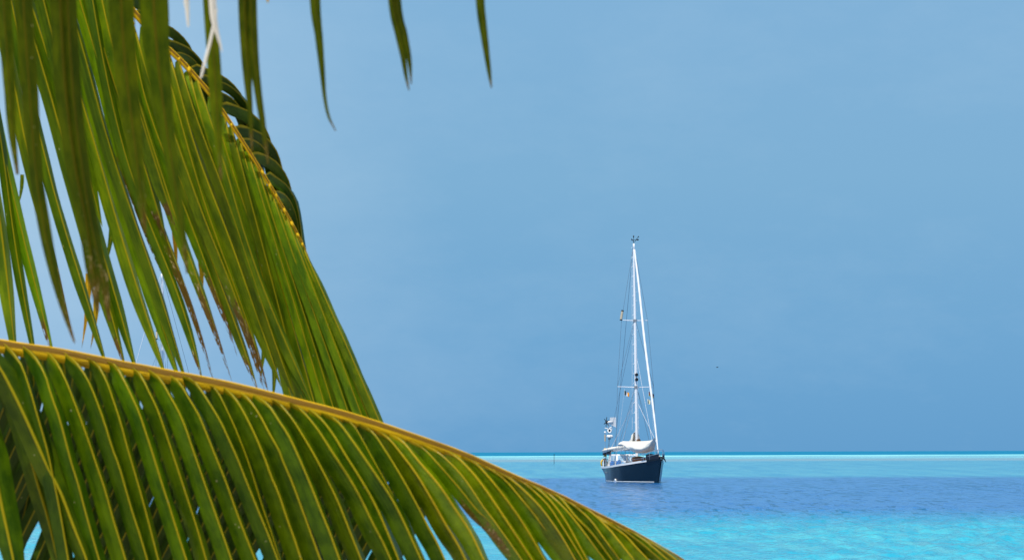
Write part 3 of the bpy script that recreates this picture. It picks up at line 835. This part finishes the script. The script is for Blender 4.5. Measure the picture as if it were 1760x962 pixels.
D_BOAT = 163.7
bx = (1093 - 880) / FPX * D_BOAT
yloc = Vector((bx, D_BOAT, 0))
yacht = empty('sailing_yacht', yloc)
tag(yacht, 'navy hulled sailing yacht with white mast and awning, in full view on the lagoon', 'yacht')
vd = Vector((bx, D_BOAT)).normalized()
TH = R(20)
hd = -vd * math.cos(TH) + Vector((vd.y, -vd.x)) * math.sin(TH)
yacht.rotation_euler = (0, 0, math.atan2(hd.y, hd.x))

ST = [(-5.9, 1.10, 1.13, .34), (-5.2, 1.27, 1.10, .80), (-4.2, 1.40, 1.10, 1.25), (-3, 1.66, 1.12, 1.52), (-1, 1.90, 1.20, 1.80), (1, 1.80, 1.34, 1.62), (2.2, 1.45, 1.45, 1.20), (3.3, 1.05, 1.58, .78), (4.3, .62, 1.68, .38), (5.0, .32, 1.77, .16), (5.45, .13, 1.83, .05), (5.6, .04, 1.85, .02)]
def sheer(x):
    for i in range(len(ST) - 1):
        if ST[i][0] <= x <= ST[i + 1][0]:
            t = (x - ST[i][0]) / (ST[i + 1][0] - ST[i][0])
            return [ST[i][j] + t * (ST[i + 1][j] - ST[i][j]) for j in range(1, 4)]
    return ST[0][1:] if x < ST[0][0] else ST[-1][1:]
def hull_pt(x, b, zs, bw, z):
    """half breadth and raked x at height z"""
    if z < 0: q = bw * max(0.0, 1 - (z / -.7) ** 2) ** .5
    else:
        t = z / zs; q = bw + (b - bw) * (t ** .75)
    rake = .62 * max(0, (x - 3.0) / 2.6) ** 1.4
    aft = -.75 * max(0, (-4.2 - x) / 1.7)
    return x - rake * (1 - max(z, -.4) / zs) - aft * (1 - max(z, -.4) / zs) * 1.0, q
def hull():
    rows = []
    zt = [-.68, -.5, -.25, 0, .12, .3, .5, .7, .85, 1.0]
    xs = []
    for i in range(len(ST) - 1):
        for k in range(3): xs.append(ST[i][0] + (ST[i + 1][0] - ST[i][0]) * k / 3)
    xs.append(ST[-1][0])
    for x in xs:
        b, zs, bw = sheer(x)
        half = []
        for j, a in enumerate(zt):
            z = a if a <= .12 else a * zs
            hx, q = hull_pt(x, b, zs, bw, z)
            half.append((hx, q, z))
        rows.append([(p[0], -p[1], p[2]) for p in reversed(half)] + [p for p in half])
    mb = MB().grid(rows)
    n = len(rows[0])
    mb.f.append(tuple(range(n))); mb.mi.append(0)
    return mb, rows
mb, HROWS = hull()
hull_o = mb.build('hull', M['navy'], yacht, smooth=True)
def rail(z_off, h, proud, x0, x1, mat, name, zfix=None, parent=yacht):
    """a strip following the hull on both sides and round the transom"""
    q = MB()
    for side in (-1, 1):
        rows = []
        for k in range(41):
            x = x0 + (x1 - x0) * k / 40
            b, zs, bw = sheer(x)
            z = zs + z_off if zfix is None else zfix
            hx, y = hull_pt(x, b, zs, bw, min(z, zs))
            y += proud
            rows.append([(hx, side * y, z), (hx, side * y, z + h), (hx, side * (y - proud - .05), z + h), (hx, side * (y - proud - .05), z)])
        rows = [rw + [rw[0]] for rw in rows]
        q.grid(rows)
    return q.build(name, mat, parent)
rail(-.02, .15, .03, -5.85, 4.15, M['white'], 'toe_rail')
rail(-.03, .25, .02, 4.17, 5.55, M['navy'], 'bulwark')
rail(0, .05, .012, -5.6, 4.9, M['white'], 'boot_stripe', zfix=.04, parent=hull_o)
# deck
rows = []
for k in range(33):
    x = -5.88 + 11.4 * k / 32
    b, zs, bw = sheer(x); b = max(.01, b - .02)
    rows.append([(x, b * s_, zs - .03 + .05 * (1 - s_ * s_)) for s_ in (-1, -.6, -.2, .2, .6, 1)])
MB().grid(rows).build('deck', M['teak'], yacht, smooth=True)
# through-hull fittings
for x in (-3.6, -2.8):
    b, zs, bw = sheer(x); hx, y = hull_pt(x, b, zs, bw, .72)
    MB().ball((hx, -y, .72), .07, .03, .11).build('hull_portlight', M['grey'], hull_o, smooth=True)
b, zs, bw = sheer(-.3); hx, y = hull_pt(-.3, b, zs, bw, .1)
MB().tube([(hx, -y + .05, .12), (hx, -y - .07, .10)], .16, 10).build('exhaust_outlet', M['white'], hull_o)
# cabin trunk with portlights
def house(x0, x1, w0, w1, z0, z1, rk0, rk1, inset):
    vs = [(x0, -w0, z0), (x1, -w1, z0), (x1, w1, z0), (x0, w0, z0), (x0 + rk0, -w0 + inset, z1), (x1 - rk1, -w1 + inset, z1), (x1 - rk1, w1 - inset, z1), (x0 + rk0, w0 - inset, z1)]
    return MB().add(vs, [(3, 2, 1, 0), (4, 5, 6, 7), (0, 1, 5, 4), (1, 2, 6, 5), (2, 3, 7, 6), (3, 0, 4, 7)])
ct = house(-2.3, 2.0, 1.12, .78, 1.12, 1.72, .1, .45, .12).build('cabin_trunk', M['white'], yacht, bevel=.05)
for x in (-1.7, -.9, -.1, .7):
    for s_ in (-1, 1):
        wy = 1.12 - (x + 2.3) / 4.3 * .34 - .065
        MB().ball((x, s_ * wy, 1.46), .24, .035, .10, 12, 8).build('portlight', M['darkglass'], ct, smooth=True)
ph = house(-4.3, -2.0, 1.16, 1.02, 1.08, 2.25, .25, .62, .16).build('pilothouse', M['white'], yacht, bevel=.05)
def quad(mbx, a, b_, c, d_, off):
    nrm = (Vector(b_) - Vector(a)).cross(Vector(d_) - Vector(a)).normalized() * off
    vs = [Vector(p) + nrm for p in (a, b_, c, d_)] + [Vector(p) - nrm for p in (a, b_, c, d_)]
    mbx.add(vs, [(0, 1, 2, 3), (7, 6, 5, 4), (0, 4, 5, 1), (1, 5, 6, 2), (2, 6, 7, 3), (3, 7, 4, 0)])
    return mbx
def sidep(t, h, s_):   # point on the pilothouse side wall
    lo = Vector((-4.3 + 2.3 * t, -s_ * (1.16 - .14 * t), 1.08)); hi = Vector((-4.05 + 1.43 * t, -s_ * (1.00 - .14 * t), 2.25))
    return lo + (hi - lo) * h
def frontp(t, h):
    lo = Vector((-2.0, -1.02 + 2.04 * t, 1.08)); hi = Vector((-2.62, -.86 + 1.72 * t, 2.25))
    return lo + (hi - lo) * h
for s_ in (1, -1):
    for t0, t1 in ((.30, .60), (.66, .95)):
        quad(MB(), sidep(t0, .52, s_), sidep(t1, .52, s_), sidep(t1, .90, s_), sidep(t0, .90, s_), .012).build('window', M['glass'], ph)
for t0, t1 in ((.05, .33), (.36, .64), (.67, .95)):
    quad(MB(), frontp(t0, .52), frontp(t1, .52), frontp(t1, .92), frontp(t0, .92), .012).build('window', M['glass'], ph)
# bimini over the cockpit
bi = MB()
rows = [[(x, y, 2.62 + .10 * (1 - (y / .95) ** 2) - .03 * ((x + 4.6) / 1.1) ** 2) for y in (-.95, -.7, -.35, 0, .35, .7, .95)] for x in (-5.7, -5.2, -4.6, -4.0, -3.4)]
bi.grid(rows)
bim = bi.build('bimini', M['dark'], yacht, smooth=True, solid=.04)
for x in (-5.6, -4.6, -3.5):
    MB().tube([(x * .4 + -4.6 * .6, -1.2, 1.15), (x, -.95, 2.60), (x, 0, 2.67), (x, .95, 2.60), (x * .4 + -4.6 * .6, 1.2, 1.15)], .022, 6).build('bimini_frame', M['steel'], bim)
quad(MB(), (-5.6, -.97, 2.58), (-3.6, -.97, 2.58), (-3.6, -1.02, 2.25), (-5.6, -1.05, 2.2), .01).build('side_curtain', M['dark'], bim)
# mast, raked slightly aft
RAKE = -math.tan(R(1.1))
MASTH = 19.6
def mpt(z, x=0, y=0): return Vector((x + RAKE * (z - 1.3), y, z))
mast = MB().tube([mpt(1.3 + (MASTH - 1.3) * k_ / 60) for k_ in range(61)], [.13 - .04 * max(0, k_ / 60 - .6) / .4 for k_ in range(61)], 16, flat=.85).build('mast', M['mastw'], yacht, smooth=True)
for z, hy in ((7.72, 1.58), (13.2, 1.14)):
    for s_ in (-1, 1):
        MB().tube([mpt(z), mpt(z + .05, -.08, s_ * hy)], [.04, .028], 8, flat=.5).build('spreader', M['mastw'], mast)
    MB().tube([mpt(z - .12), mpt(z + .12)], .145, 10).build('spreader_bracket', M['grey'], mast)
for k in range(40):
    z = 3.6 + k * .40
    s_ = -1 if k % 2 else 1
    MB().tube([mpt(z, .02, s_ * .08), mpt(z + .01, .02, s_ * .24), mpt(z + .14, .02, s_ * .10)], .013, 5).build('mast_step', M['rope'], mast)
for z in (8.35, 8.75):
    MB().tube([mpt(z, .08), mpt(z, .26)], [.11, .14], 8).build('deck_light', M['black'], mast)
mg = MB()
mg.tube([mpt(MASTH), mpt(MASTH + .55)], .02, 6).tube([mpt(MASTH + .1), mpt(MASTH + .35, .3, -.25)], .016, 5).ball(mpt(MASTH + .60), .06, .06, .09)
mg.tube([mpt(MASTH + .1, .2, .0), mpt(MASTH + .55, .35, .28)], .02, 5).ball(mpt(MASTH + .55, .35, .3), .055).ball(mpt(MASTH + .32, .3, -.28), .055)
mg.tube([mpt(MASTH + .3, -.25, -.1), mpt(MASTH + .3, .3, .2)], .02, 5).box(mpt(MASTH + .3, .32, .24), (.16, .12, .10))
mg.build('masthead_instruments', M['black'], mast)
rf = MB().tube([mpt(13.3, -.08, -1.18), mpt(13.95, -.08, -1.05)], .10, 10).build('radar_reflector', M['tan'], mast)
MB().tube([mpt(13.96, -.08, -1.05), mpt(14.06, -.08, -1.03)], .105, 10).build('reflector_cap', M['black'], rf)
MB().tube([mpt(13.22, -.08, -1.19), mpt(13.30, -.08, -1.18)], .105, 10).build('reflector_cap', M['black'], rf)
# boom swung to starboard with the sail stowed under a cover
BA = R(12)
def bpt(s_, dz=0, dy=0):
    return Vector((-s_ * math.cos(BA) - .15 + dy * math.sin(BA), -s_ * math.sin(BA) + dy * math.cos(BA), 2.80 - .07 * s_ + dz))
boom = MB().tube([bpt(.1), bpt(5.25)], [.085, .075], 10).build('boom', M['mastw'], yacht, smooth=True)
cv = []
ss = [5.2, 5.1, 4.6, 4.0, 3.2, 2.4, 1.6, .9, .5, .2, .02]
for i, s_ in enumerate(ss):
    h = (.05, .20, .26, .27, .29, .31, .36, .50, .75, 1.05, 1.25)[i]
    wd = (.05, .19, .24, .25, .26, .26, .27, .31, .36, .38, .30)[i]
    ring = []
    for k in range(16):
        an = 2 * math.pi * k / 16
        jit = 1 + .10 * math.sin(k * 2.3 + s_ * 7) + .05 * math.sin(k * 5 + s_ * 13)
        ring.append(bpt(s_, .08 + (h * .5) + math.sin(an) * h * .62 * jit - .10, math.cos(an) * wd * jit))
    cv.append(ring + [ring[0]])
scv = MB().grid(cv).build('sail_cover', M['canvas'], boom, smooth=True)
MB().tube([mpt(3.35, .12, .04), mpt(3.35, .34, .10)], [.13, .15], 10).build('winch', M['brown'], mast)
# awning slung over the foredeck from shroud to forestay
FS_T = mpt(19.1, .1); FS_B = Vector((4.95, 0, 1.95))
def fst(z): 
    t = (z - FS_B.z) / (FS_T.z - FS_B.z); return FS_B + (FS_T - FS_B) * t
aw = []
S0 = Vector((.35, -1.72, 3.32)); F0 = fst(3.55) + Vector((-.05, -.12, 0)); P0 = Vector((.6, 1.5, 3.30))
for i in range(25):
    t = i / 24
    e = max(math.sin(math.pi * min(1, t ** 1.2)) ** .75 if 0 < t < 1 else 0, .42 * (1 - t / .35) if t < .35 else 0)
    top = S0 + (F0 - S0) * t
    prof = []
    # section: high back edge, belly bulging down and outward, lower lip
    for j in range(12):
        q = j / 11
        outw = Vector((.30, -.95, 0)).normalized()
        back = 1.1 * e * (1 - q) ** 1.5
        dz = -.10 * math.sin(math.pi * t) - (1.02 * e * (.55 * q + .45 * math.sin(q * math.pi / 2)))
        bulge = e * (.62 * math.sin(q ** .7 * math.pi) ** .9 - .25 * q)
        wr = (.03 * math.sin(t * 31 + q * 7) + .05 * math.sin(t * 12 - q * 9) + .02 * math.sin(t * 70 + q * 3)) * e
        prof.append(top - outw * back + outw * (bulge + wr) + Vector((0, 0, dz)))
    # tuck the lower lip back under
    for j in range(1, 6):
        q = j / 5
        p0 = prof[11]
        prof.append(p0 + Vector((-.10, .75, 0)) * q * e + Vector((0, 0, .10 * q * q * e)))
    aw.append(prof)
MB().grid(aw).build('awning', M['awning'], yacht, smooth=True, solid=.012)
# furled headsail round the forestay
fr = []
for i in range(60):
    t = i / 59
    p = FS_B + Vector((0, 0, .25)) + (FS_T - FS_B - Vector((0, 0, .25))) * t
    p = p + Vector((.0, .03 * math.sin(t * 9), 0))
    fr.append(p)
MB().tube(fr, [(.048 + .050 * math.sin(math.pi * min(1, .12 + .88 * (1 - i / 59))) ** .6) * (1 + .10 * math.sin(i * 1.9)) for i in range(60)], 10).build('furled_headsail', M['mastw'], yacht, smooth=True)
MB().tube([FS_B + Vector((0, 0, .02)), FS_B + Vector((-.01, 0, .22))], .17, 12).build('furling_drum', M['mastw'], yacht)
MB().tube([FS_T, mpt(MASTH)], .02, 5).build('forestay', M['wire'], yacht)
# standing rigging
def wire(name, a, b_, rad=.016, mat='wire', sag=0.0):
    a, b_ = Vector(a), Vector(b_)
    pts = [a + (b_ - a) * t - Vector((0, 0, sag * math.sin(math.pi * t))) for t in ((0, .5, 1) if not sag else (0, .2, .4, .6, .8, 1))]
    return MB().tube(pts, rad, 5).build(name, M[mat], yacht)
for s_ in (-1, 1):
    u1 = mpt(7.77, -.08, s_ * 1.58); u2 = mpt(13.25, -.08, s_ * 1.14)
    wire('shroud', (-.15, s_ * 1.80, 1.35), u1); wire('shroud', u1, u2); wire('shroud', u2, mpt(19.2, 0, s_ * .07))
    wire('shroud', u1, mpt(13.1, 0, s_ * .1)); wire('shroud', (-.75, s_ * 1.82, 1.3), mpt(7.6, 0, s_ * .12)); wire('shroud', (.45, s_ * 1.78, 1.35), mpt(7.6, 0, s_ * .12), .012)
wire('backstay', (-5.75, -.05, 1.2), mpt(MASTH, -.1), .018)
wire('running_backstay', (-4.4, -1.35, 1.2), mpt(13.1, -.05), .014)
wire('lazy_jack', mpt(6.65, 0, -.1), bpt(3.9, .3), .022, 'rope')
wire('lazy_jack', mpt(6.65, 0, -.1), bpt(2.4, .35), .012, 'rope')
wire('lazy_jack', mpt(6.4, .1, .12), (1.2, 1.25, 3.2), .018, 'rope')
wire('halyard', mpt(10.0, .14, .1), (2.0, .6, 3.25), .014, 'rope')
wire('halyard', mpt(18.9, .15, -.02), mpt(2.2, .3, .1), .012, 'rope')
wire('halyard', mpt(18.9, -.12, -.12), mpt(4.2, -.2, -.3), .012, 'rope')
wire('flag_halyard', mpt(7.72, -.08, -.95), (-.3, -1.75, 1.5), .007, 'rope')
wire('flag_halyard', mpt(7.72, -.08, 1.30), (-.3, 1.75, 1.5), .007, 'rope')
# guard rails
for s_ in (-1, 1):
    top = []
    for k, x in enumerate((-4.6, -3.2, -1.8, -.4, 1.0, 2.4, 3.7)):
        b, zs, bw = sheer(x)
        MB().tube([(x, s_ * (b - .08), zs), (x, s_ * (b - .06), zs + .62)], .02, 6).build('stanchion', M['steel'], yacht)
        top.append((x, s_ * (b - .06), zs))
    for h in (.33, .61):
        MB().tube([(p[0], p[1], p[2] + h) for p in top], .011, 5).build('lifeline', M['steel'], yacht)
pu = MB()
pu.tube([(3.7, -1.0, 2.2), (4.6, -.62, 2.42), (5.4, -.22, 2.60), (5.75, 0, 2.62), (5.4, .22, 2.60), (4.6, .62, 2.42), (3.7, 1.0, 2.2)], .026, 6)
pu.tube([(3.7, -1.0, 1.9), (4.6, -.62, 2.12), (5.5, -.18, 2.28), (5.5, .18, 2.28), (4.6, .62, 2.12), (3.7, 1.0, 1.9)], .02, 6)
for s_ in (-1, 1):
    pu.tube([(4.6, s_ * .60, 1.8), (4.6, s_ * .62, 2.42)], .024, 6).tube([(5.35, s_ * .2, 1.95), (5.4, s_ * .22, 2.6)], .024, 6)
pu.build('pulpit', M['steel'], yacht)
ps = MB()
for h in (.35, .70):
    ps.tube([(-4.6, -1.25, 1.1 + h), (-5.4, -1.0, 1.1 + h), (-5.85, -.75, 1.12 + h), (-5.92, 0, 1.12 + h), (-5.85, .75, 1.12 + h), (-5.4, 1.0, 1.1 + h), (-4.6, 1.25, 1.1 + h)], .024, 6)
for x, y in ((-5.4, -1.0), (-5.85, -.75), (-5.85, .75), (-5.4, 1.0)):
    ps.tube([(x, y, 1.1), (x, y, 1.8)], .024, 6)
ps.build('pushpit', M['steel'], yacht)
# stern gantry poles with wind generator, searchlight, radar
GP = Vector((-5.55, -.48, 0))
MB().tube([GP + Vector((0, 0, 1.1)), GP + Vector((0, 0, 4.75))], .035, 8).build('gantry_pole', M['steel'], yacht)
wg = empty('wind_generator', GP + Vector((0, 0, 4.95)), yacht)
rot = Matrix.Rotation(R(-80), 3, 'Z')
b_ = MB().tube([rot @ Vector((.22, 0, 0)), rot @ Vector((.05, 0, 0)), rot @ Vector((-.38, 0, 0))], [.05, .11, .07], 10).tube([(0, 0, -.25), (0, 0, 0)], .04, 8)
b_.build('generator_body', M['white'], wg, smooth=True)
tv = MB(); quad(tv, rot @ Vector((-.12, 0, -.20)), rot @ Vector((-.68, 0, -.44)), rot @ Vector((-.68, 0, .42)), rot @ Vector((-.12, 0, .40)), .02)
tv.build('tail_vane', M['white'], wg)
MB().ball(rot @ Vector((.24, 0, 0)), .08).build('rotor_hub', M['black'], wg, smooth=True)
for k in range(6):
    an = 2 * math.pi * k / 6 + .35
    dv = Vector((0, math.cos(an), math.sin(an))); tv_ = Vector((0, -math.sin(an), math.cos(an)))
    q = MB(); o_ = Vector((.24, 0, 0))
    pa = [o_ + dv * .06 - tv_ * .05, o_ + dv * .06 + tv_ * .05, o_ + dv * .45 + tv_ * .028, o_ + dv * .45 - tv_ * .028]
    quad(q, *[rot @ p_ for p_ in pa], .012)
    q.build('blade', M['black'], wg)
rd = MB().tube([GP + Vector((.22, 0, 3.62)), GP + Vector((.22, 0, 3.66)), GP + Vector((.22, 0, 3.82)), GP + Vector((.22, 0, 3.88))], [.22, .27, .27, .18], 16).build('radar_dome', M['white'], yacht, smooth=True)
MB().box(GP + Vector((.12, 0, 3.56)), (.36, .12, .08)).build('radar_bracket', M['black'], rd)
sl = MB().tube([GP + Vector((-.02, 0, 4.22)), GP + Vector((.14, 0, 4.24)), GP + Vector((.22, -.02, 4.25))], [.06, .16, .20], 12).build('searchlight', M['white'], yacht, smooth=True)
MB().ball(GP + Vector((.23, -.02, 4.25)), .03, .10, .10).build('lamp_lens', M['black'], sl, smooth=True)
MB().tube([GP + Vector((0, -.35, 4.45)), GP + Vector((0, -.03, 4.40)), GP + Vector((.0, .22, 4.55)), GP + Vector((0, .3, 4.30))], [.05, .04, .04, .03], 8).build('horn', M['white'], yacht)
SP = Vector((-5.7, -.78, 0))
sp_ = MB().tube([SP + Vector((0, 0, 1.15)), SP + Vector((0, 0, 4.05))], .022, 6).build('antenna_pole', M['steel'], yacht)
MB().tube([SP + Vector((0, 0, 3.35)), SP + Vector((0, 0, 3.92))], .065, 8).build('antenna', M['tan'], sp_)
MB().ball(SP + Vector((.02, .0, 4.1)), .11, .11, .09).build('satellite_dome', M['white'], sp_, smooth=True)
MB().tube([SP + Vector((.05, -.02, 2.05)), SP + Vector((.05, -.02, 2.75))], .10, 10).build('danbuoy', M['yellow'], yacht, smooth=True)
# deck gear that belongs to the yacht
MB().box((2.55, 0, 1.60), (.62, .62, .16), bevel if False else None).build('deck_hatch', M['glass'], yacht, bevel=.03)
MB().tube([(4.1, -.16, 1.92), (4.1, .16, 1.92)], .13, 10).box((4.1, 0, 1.82), (.34, .3, .18)).build('windlass', M['grey'], yacht)
an = MB()
an.tube([(4.7, .16, 2.02), (5.75, .12, 1.98)], .04, 6).tube([(5.65, -.14, 1.62), (5.78, .0, 1.80), (5.80, .12, 1.98), (5.78, .24, 1.80), (5.65, .38, 1.62)], [.02, .05, .06, .05, .02], 6)
an.build('anchor', M['black'], yacht)
for x, y in ((.2, -.95), (1.5, .8)):
    MB().tube([(x, y, 1.35), (x, y, 1.95), (x + .06, y, 2.08), (x + .22, y, 2.12)], [.06, .06, .08, .11], 10).build('cowl_vent', M['white'], yacht, smooth=True)
# dark net and cloth laced to the pulpit
dn = MB()
dn.grid([[(4.25 + .42 * k, -.80 + .21 * k, 1.78 + .035 * k + h) for h in (0, .15, .3, .44 + .07 * math.sin(k * 2.1))] for k in range(4)])
dn.grid([[(4.25 + .42 * k, .80 - .21 * k, 1.78 + .035 * k + h) for h in (0, .15, .3, .42)] for k in range(4)])
dn.build('pulpit_cloth', M['dark'], yacht, solid=.015)

def world(p): return yloc + Matrix.Rotation(yacht.rotation_euler.z, 3, 'Z') @ Vector(p)
YR = yacht.rotation_euler.z
# things carried on the yacht: each its own object
def carried(name, loc, label, cat, group=None, rz=0):
    o = empty(name, world(loc)); o.rotation_euler = (0, 0, YR + rz)
    return tag(o, label, cat, group)
for k, (x, mt) in enumerate(((-1.75, 'blue'), (-1.38, 'blue'), (-1.0, 'blue'), (-.1, 'blue'), (.28, 'blue'))):
    b, zs, bw = sheer(x)
    t = carried('jerry_can', (x, -(b - .22), zs), 'blue jerry can lashed along the near rail of the navy yacht', 'jerry can', 'blue jerry cans along the rail of the navy yacht')
    MB().box((0, 0, .24), (.30, .18, .44)).build('can_body', M[mt], t, bevel=.04)
    MB().tube([(-.1, 0, .47), (-.08, 0, .53), (.06, 0, .53), (.08, 0, .47)], .018, 6).build('handle', M[mt], t)
    MB().tube([(.11, 0, .46), (.11, 0, .52)], .035, 8).build('cap', M['black'], t)
b, zs, bw = sheer(-.6)
t = carried('tarpaulin_roll', (-.55, -1.2, 1.32), 'rolled pale blue tarpaulin on the side deck of the navy yacht', 'tarpaulin')
MB().tube([(-.9, 0, .16), (-.4, .02, .17), (.2, -.01, .16), (.9, 0, .15)], [.13, .16, .15, .12], 12).build('rolled_cloth', simple('pale_blue_cloth', (.22, .42, .66), .8, .2, .25, 7, .6, 9), t, smooth=True)
for x in (-.45, .4): MB().tube([(x, 0, .165), (x + .05, 0, .165)], .165, 12).build('lashing', M['rope'], t)
for k, (x, y, lab, s_) in enumerate(((1.9, -.55, 'long brown sail bag on the foredeck behind the mast side rail of the navy yacht', 1.0), (3.2, .25, 'short brown sail bag nearest the bow of the navy yacht', .75))):
    t = carried('sail_bag', (x, y, sheer(x)[1] + (.2 if k == 0 else .02)), lab, 'sail bag', rz=.5 - k)
    MB().tube([(-.75 * s_, 0, .2), (-.6 * s_, 0, .22), (0, .03, .25), (.6 * s_, 0, .21), (.74 * s_, 0, .2)], [.08, .20, .24, .19, .06], 12).build('bag_body', M['brown'], t, smooth=True)
    MB().tube([(.70 * s_, 0, .2), (.86 * s_, 0, .22)], [.07, .10], 8).build('tied_neck', M['tan'], t)
t = carried('outboard_motor', (-5.3, -.98, 1.28), 'small brown outboard motor clamped on the stern rail of the navy yacht', 'outboard motor')
MB().box((0, 0, .48), (.34, .24, .30)).build('cowling', M['brown'], t, bevel=.05)
MB().box((0, 0, .12), (.12, .10, .50)).build('shaft', M['black'], t)
MB().tube([(.05, 0, .5), (.5, .05, .56)], .02, 6).build('tiller_arm', M['black'], t)
t = carried('lifebuoy', (-5.95, -.80, 1.45), 'yellow horseshoe lifebuoy hung on the stern rail of the navy yacht', 'lifebuoy')
MB().tube([(0, .25 * math.cos(a_), .05 + .30 * math.sin(a_)) for a_ in [(-.25 + 1.5 * k_ / 16) * math.pi for k_ in range(17)]], .075, 8).build('ring', M['yellow'], t, smooth=True)
MB().tube([(0, -.06, .34), (0, .06, .34)], .085, 8).build('band', M['rope'], t)

def flag(name, loc, size, cols, label, vertical=True, tilt=0.0, kind='flag'):
    o = empty(name, world(loc)); o.rotation_euler = (0, 0, YR)
    tag(o, label, 'flag')
    wv, hv = size
    n = 12
    c_, s_ = math.cos(tilt), math.sin(tilt)
    rows = []
    # flag flies towards the right of the boat as seen from ahead (boat's port side)
    for i in range(n + 1):
        t_ = i / n
        rows.append([Vector((-.10 * t_ + .05 * math.sin(t_ * 7 + q * 2), c_ * wv * t_ + s_ * hv * q * 0, -hv * q - s_ * wv * t_ - .06 * t_ * t_)) for q in [k / 6 for k in range(7)]])
    mb_ = MB(); mb_.grid(rows)
    mb_.mi = []
    for i in range(n):
        for j in range(6):
            mb_.mi.append(min(len(cols) - 1, int((i / n if vertical else j / 6) * len(cols))))
    me_o = mb_.build('flag_cloth', [M[c] for c in cols], o, smooth=True)
    MB().tube([(0, 0, .05), (0, 0, -hv - .05)], .012, 5).build('toggle_line', M['rope'], o)
M['f_green'] = simple('flag_dark_green', (.01, .06, .05), .8, .2)
M['f_white'] = simple('flag_white', (.8, .8, .78), .8, .2)
M['f_orange'] = simple('flag_orange', (.72, .28, .03), .8, .2)
M['f_black'] = simple('flag_black', (.01, .01, .012), .8, .2)
M['f_red'] = simple('flag_red', (.45, .02, .02), .8, .2)
M['f_gold'] = simple('flag_gold', (.8, .52, .03), .8, .2)
M['f_pale'] = simple('flag_pale', (.72, .64, .42), .8, .2)
flag('signal_flag', (-.2, -.98, 7.45), (.46, .36), ['f_green', 'f_white', 'f_orange'], 'tricolour flag of dark green, white and orange under the left spreader of the yacht', True, .25)
flag('signal_flag', (-.2, 1.15, 7.40), (.48, .36), ['f_black', 'f_red', 'f_gold'], 'black, red and gold flag under the right spreader of the yacht', False, .35)
flag('signal_flag', (-.2, 1.05, 6.75), (.26, .36), ['f_pale'], 'small pale yellow flag hanging below the black, red and gold one', True, .1)

# second yacht, nearly all hidden by the fronds
def children_of(o): return [c for c in bpy.data.objects if c.parent == o]
kids = {}
for o in list(bpy.data.objects):
    if o.parent: kids.setdefault(o.parent.name, []).append(o)
def copy_tree(o, parent=None):
    c = o.copy(); COL.objects.link(c)
    c.parent = parent
    if parent: c.matrix_parent_inverse = o.matrix_parent_inverse.copy()
    for ch in kids.get(o.name, []):
        if not ch.name.startswith(('furled_headsail', 'furling_drum', 'backstay', 'forestay', 'awning')): copy_tree(ch, c)
    return c
D2 = 190.0
y2 = copy_tree(yacht)
bx2 = (282 - 880) / FPX * D2
y2.location = (bx2, D2, 0)
vd2 = Vector((bx2, D2)).normalized(); t2 = R(66)
hd2 = -vd2 * math.cos(t2) + Vector((vd2.y, -vd2.x)) * math.sin(t2)
y2.rotation_euler = (0, 0, math.atan2(hd2.y, hd2.x))
MB().tube([FS_B, mpt(MASTH)], .022, 5).build('forestay', M['wire'], y2)
MB().tube([(-5.75, -.05, 1.2), mpt(MASTH, -.1)], .03, 5).build('backstay', M['mastw'], y2)
y2['label'] = 'distant sailing yacht hidden behind the palm fronds, only its mast and stays showing'

# ------------------------------------------------------------------ reef marker and bird
dm = 430.0
mx = (951 - 880) / FPX * dm
mk = empty('reef_marker', (mx, dm, 0))
tag(mk, 'thin dark marker pole standing on the reef left of the navy yacht', 'marker pole')
MB().tube([(0, 0, -1), (0, 0, 1.0), (.04, 0, 2.0)], [.06, .05, .04], 8).build('pole', M['black'], mk)
MB().tube([(.04, 0, 1.75), (.04, 0, 2.05)], [.09, .07], 8).build('topmark', M['black'], mk)
db = 240.0
bp = P(1233, 631, db)
bd = empty('seabird', bp)
tag(bd, 'tiny dark seabird flying in the open sky right of the mast', 'bird')
q = MB()
body = crom([(-.22, 0, 0, .01), (-.14, 0, .01, .045), (0, 0, .01, .065), (.14, 0, .02, .05), (.22, 0, .03, .035), (.27, 0, .02, .008)], 14)
q.tube([Vector(x_[:3]) for x_ in body], [max(.004, x_[3]) for x_ in body], 8)
for s_ in (-1, 1):
    q.grid([[(.07, s_ * .04, .03), (-.06, s_ * .04, .03)], [(.10, s_ * .22, .10), (-.05, s_ * .22, .11)], [(.05, s_ * .38, .08), (-.05, s_ * .40, .08)], [(-.06, s_ * .55, .02), (-.09, s_ * .55, .02)]])
q.grid([[(-.2, -.03, 0), (-.34, -.07, 0)], [(-.2, .03, 0), (-.34, .07, 0)]])
bo = q.build('plumage', simple('dark_plumage', (.03, .03, .035), .8, .2), bd, smooth=True)
bd.rotation_euler = (0, 0, R(155)); bd.scale = (.62, .62, .62)
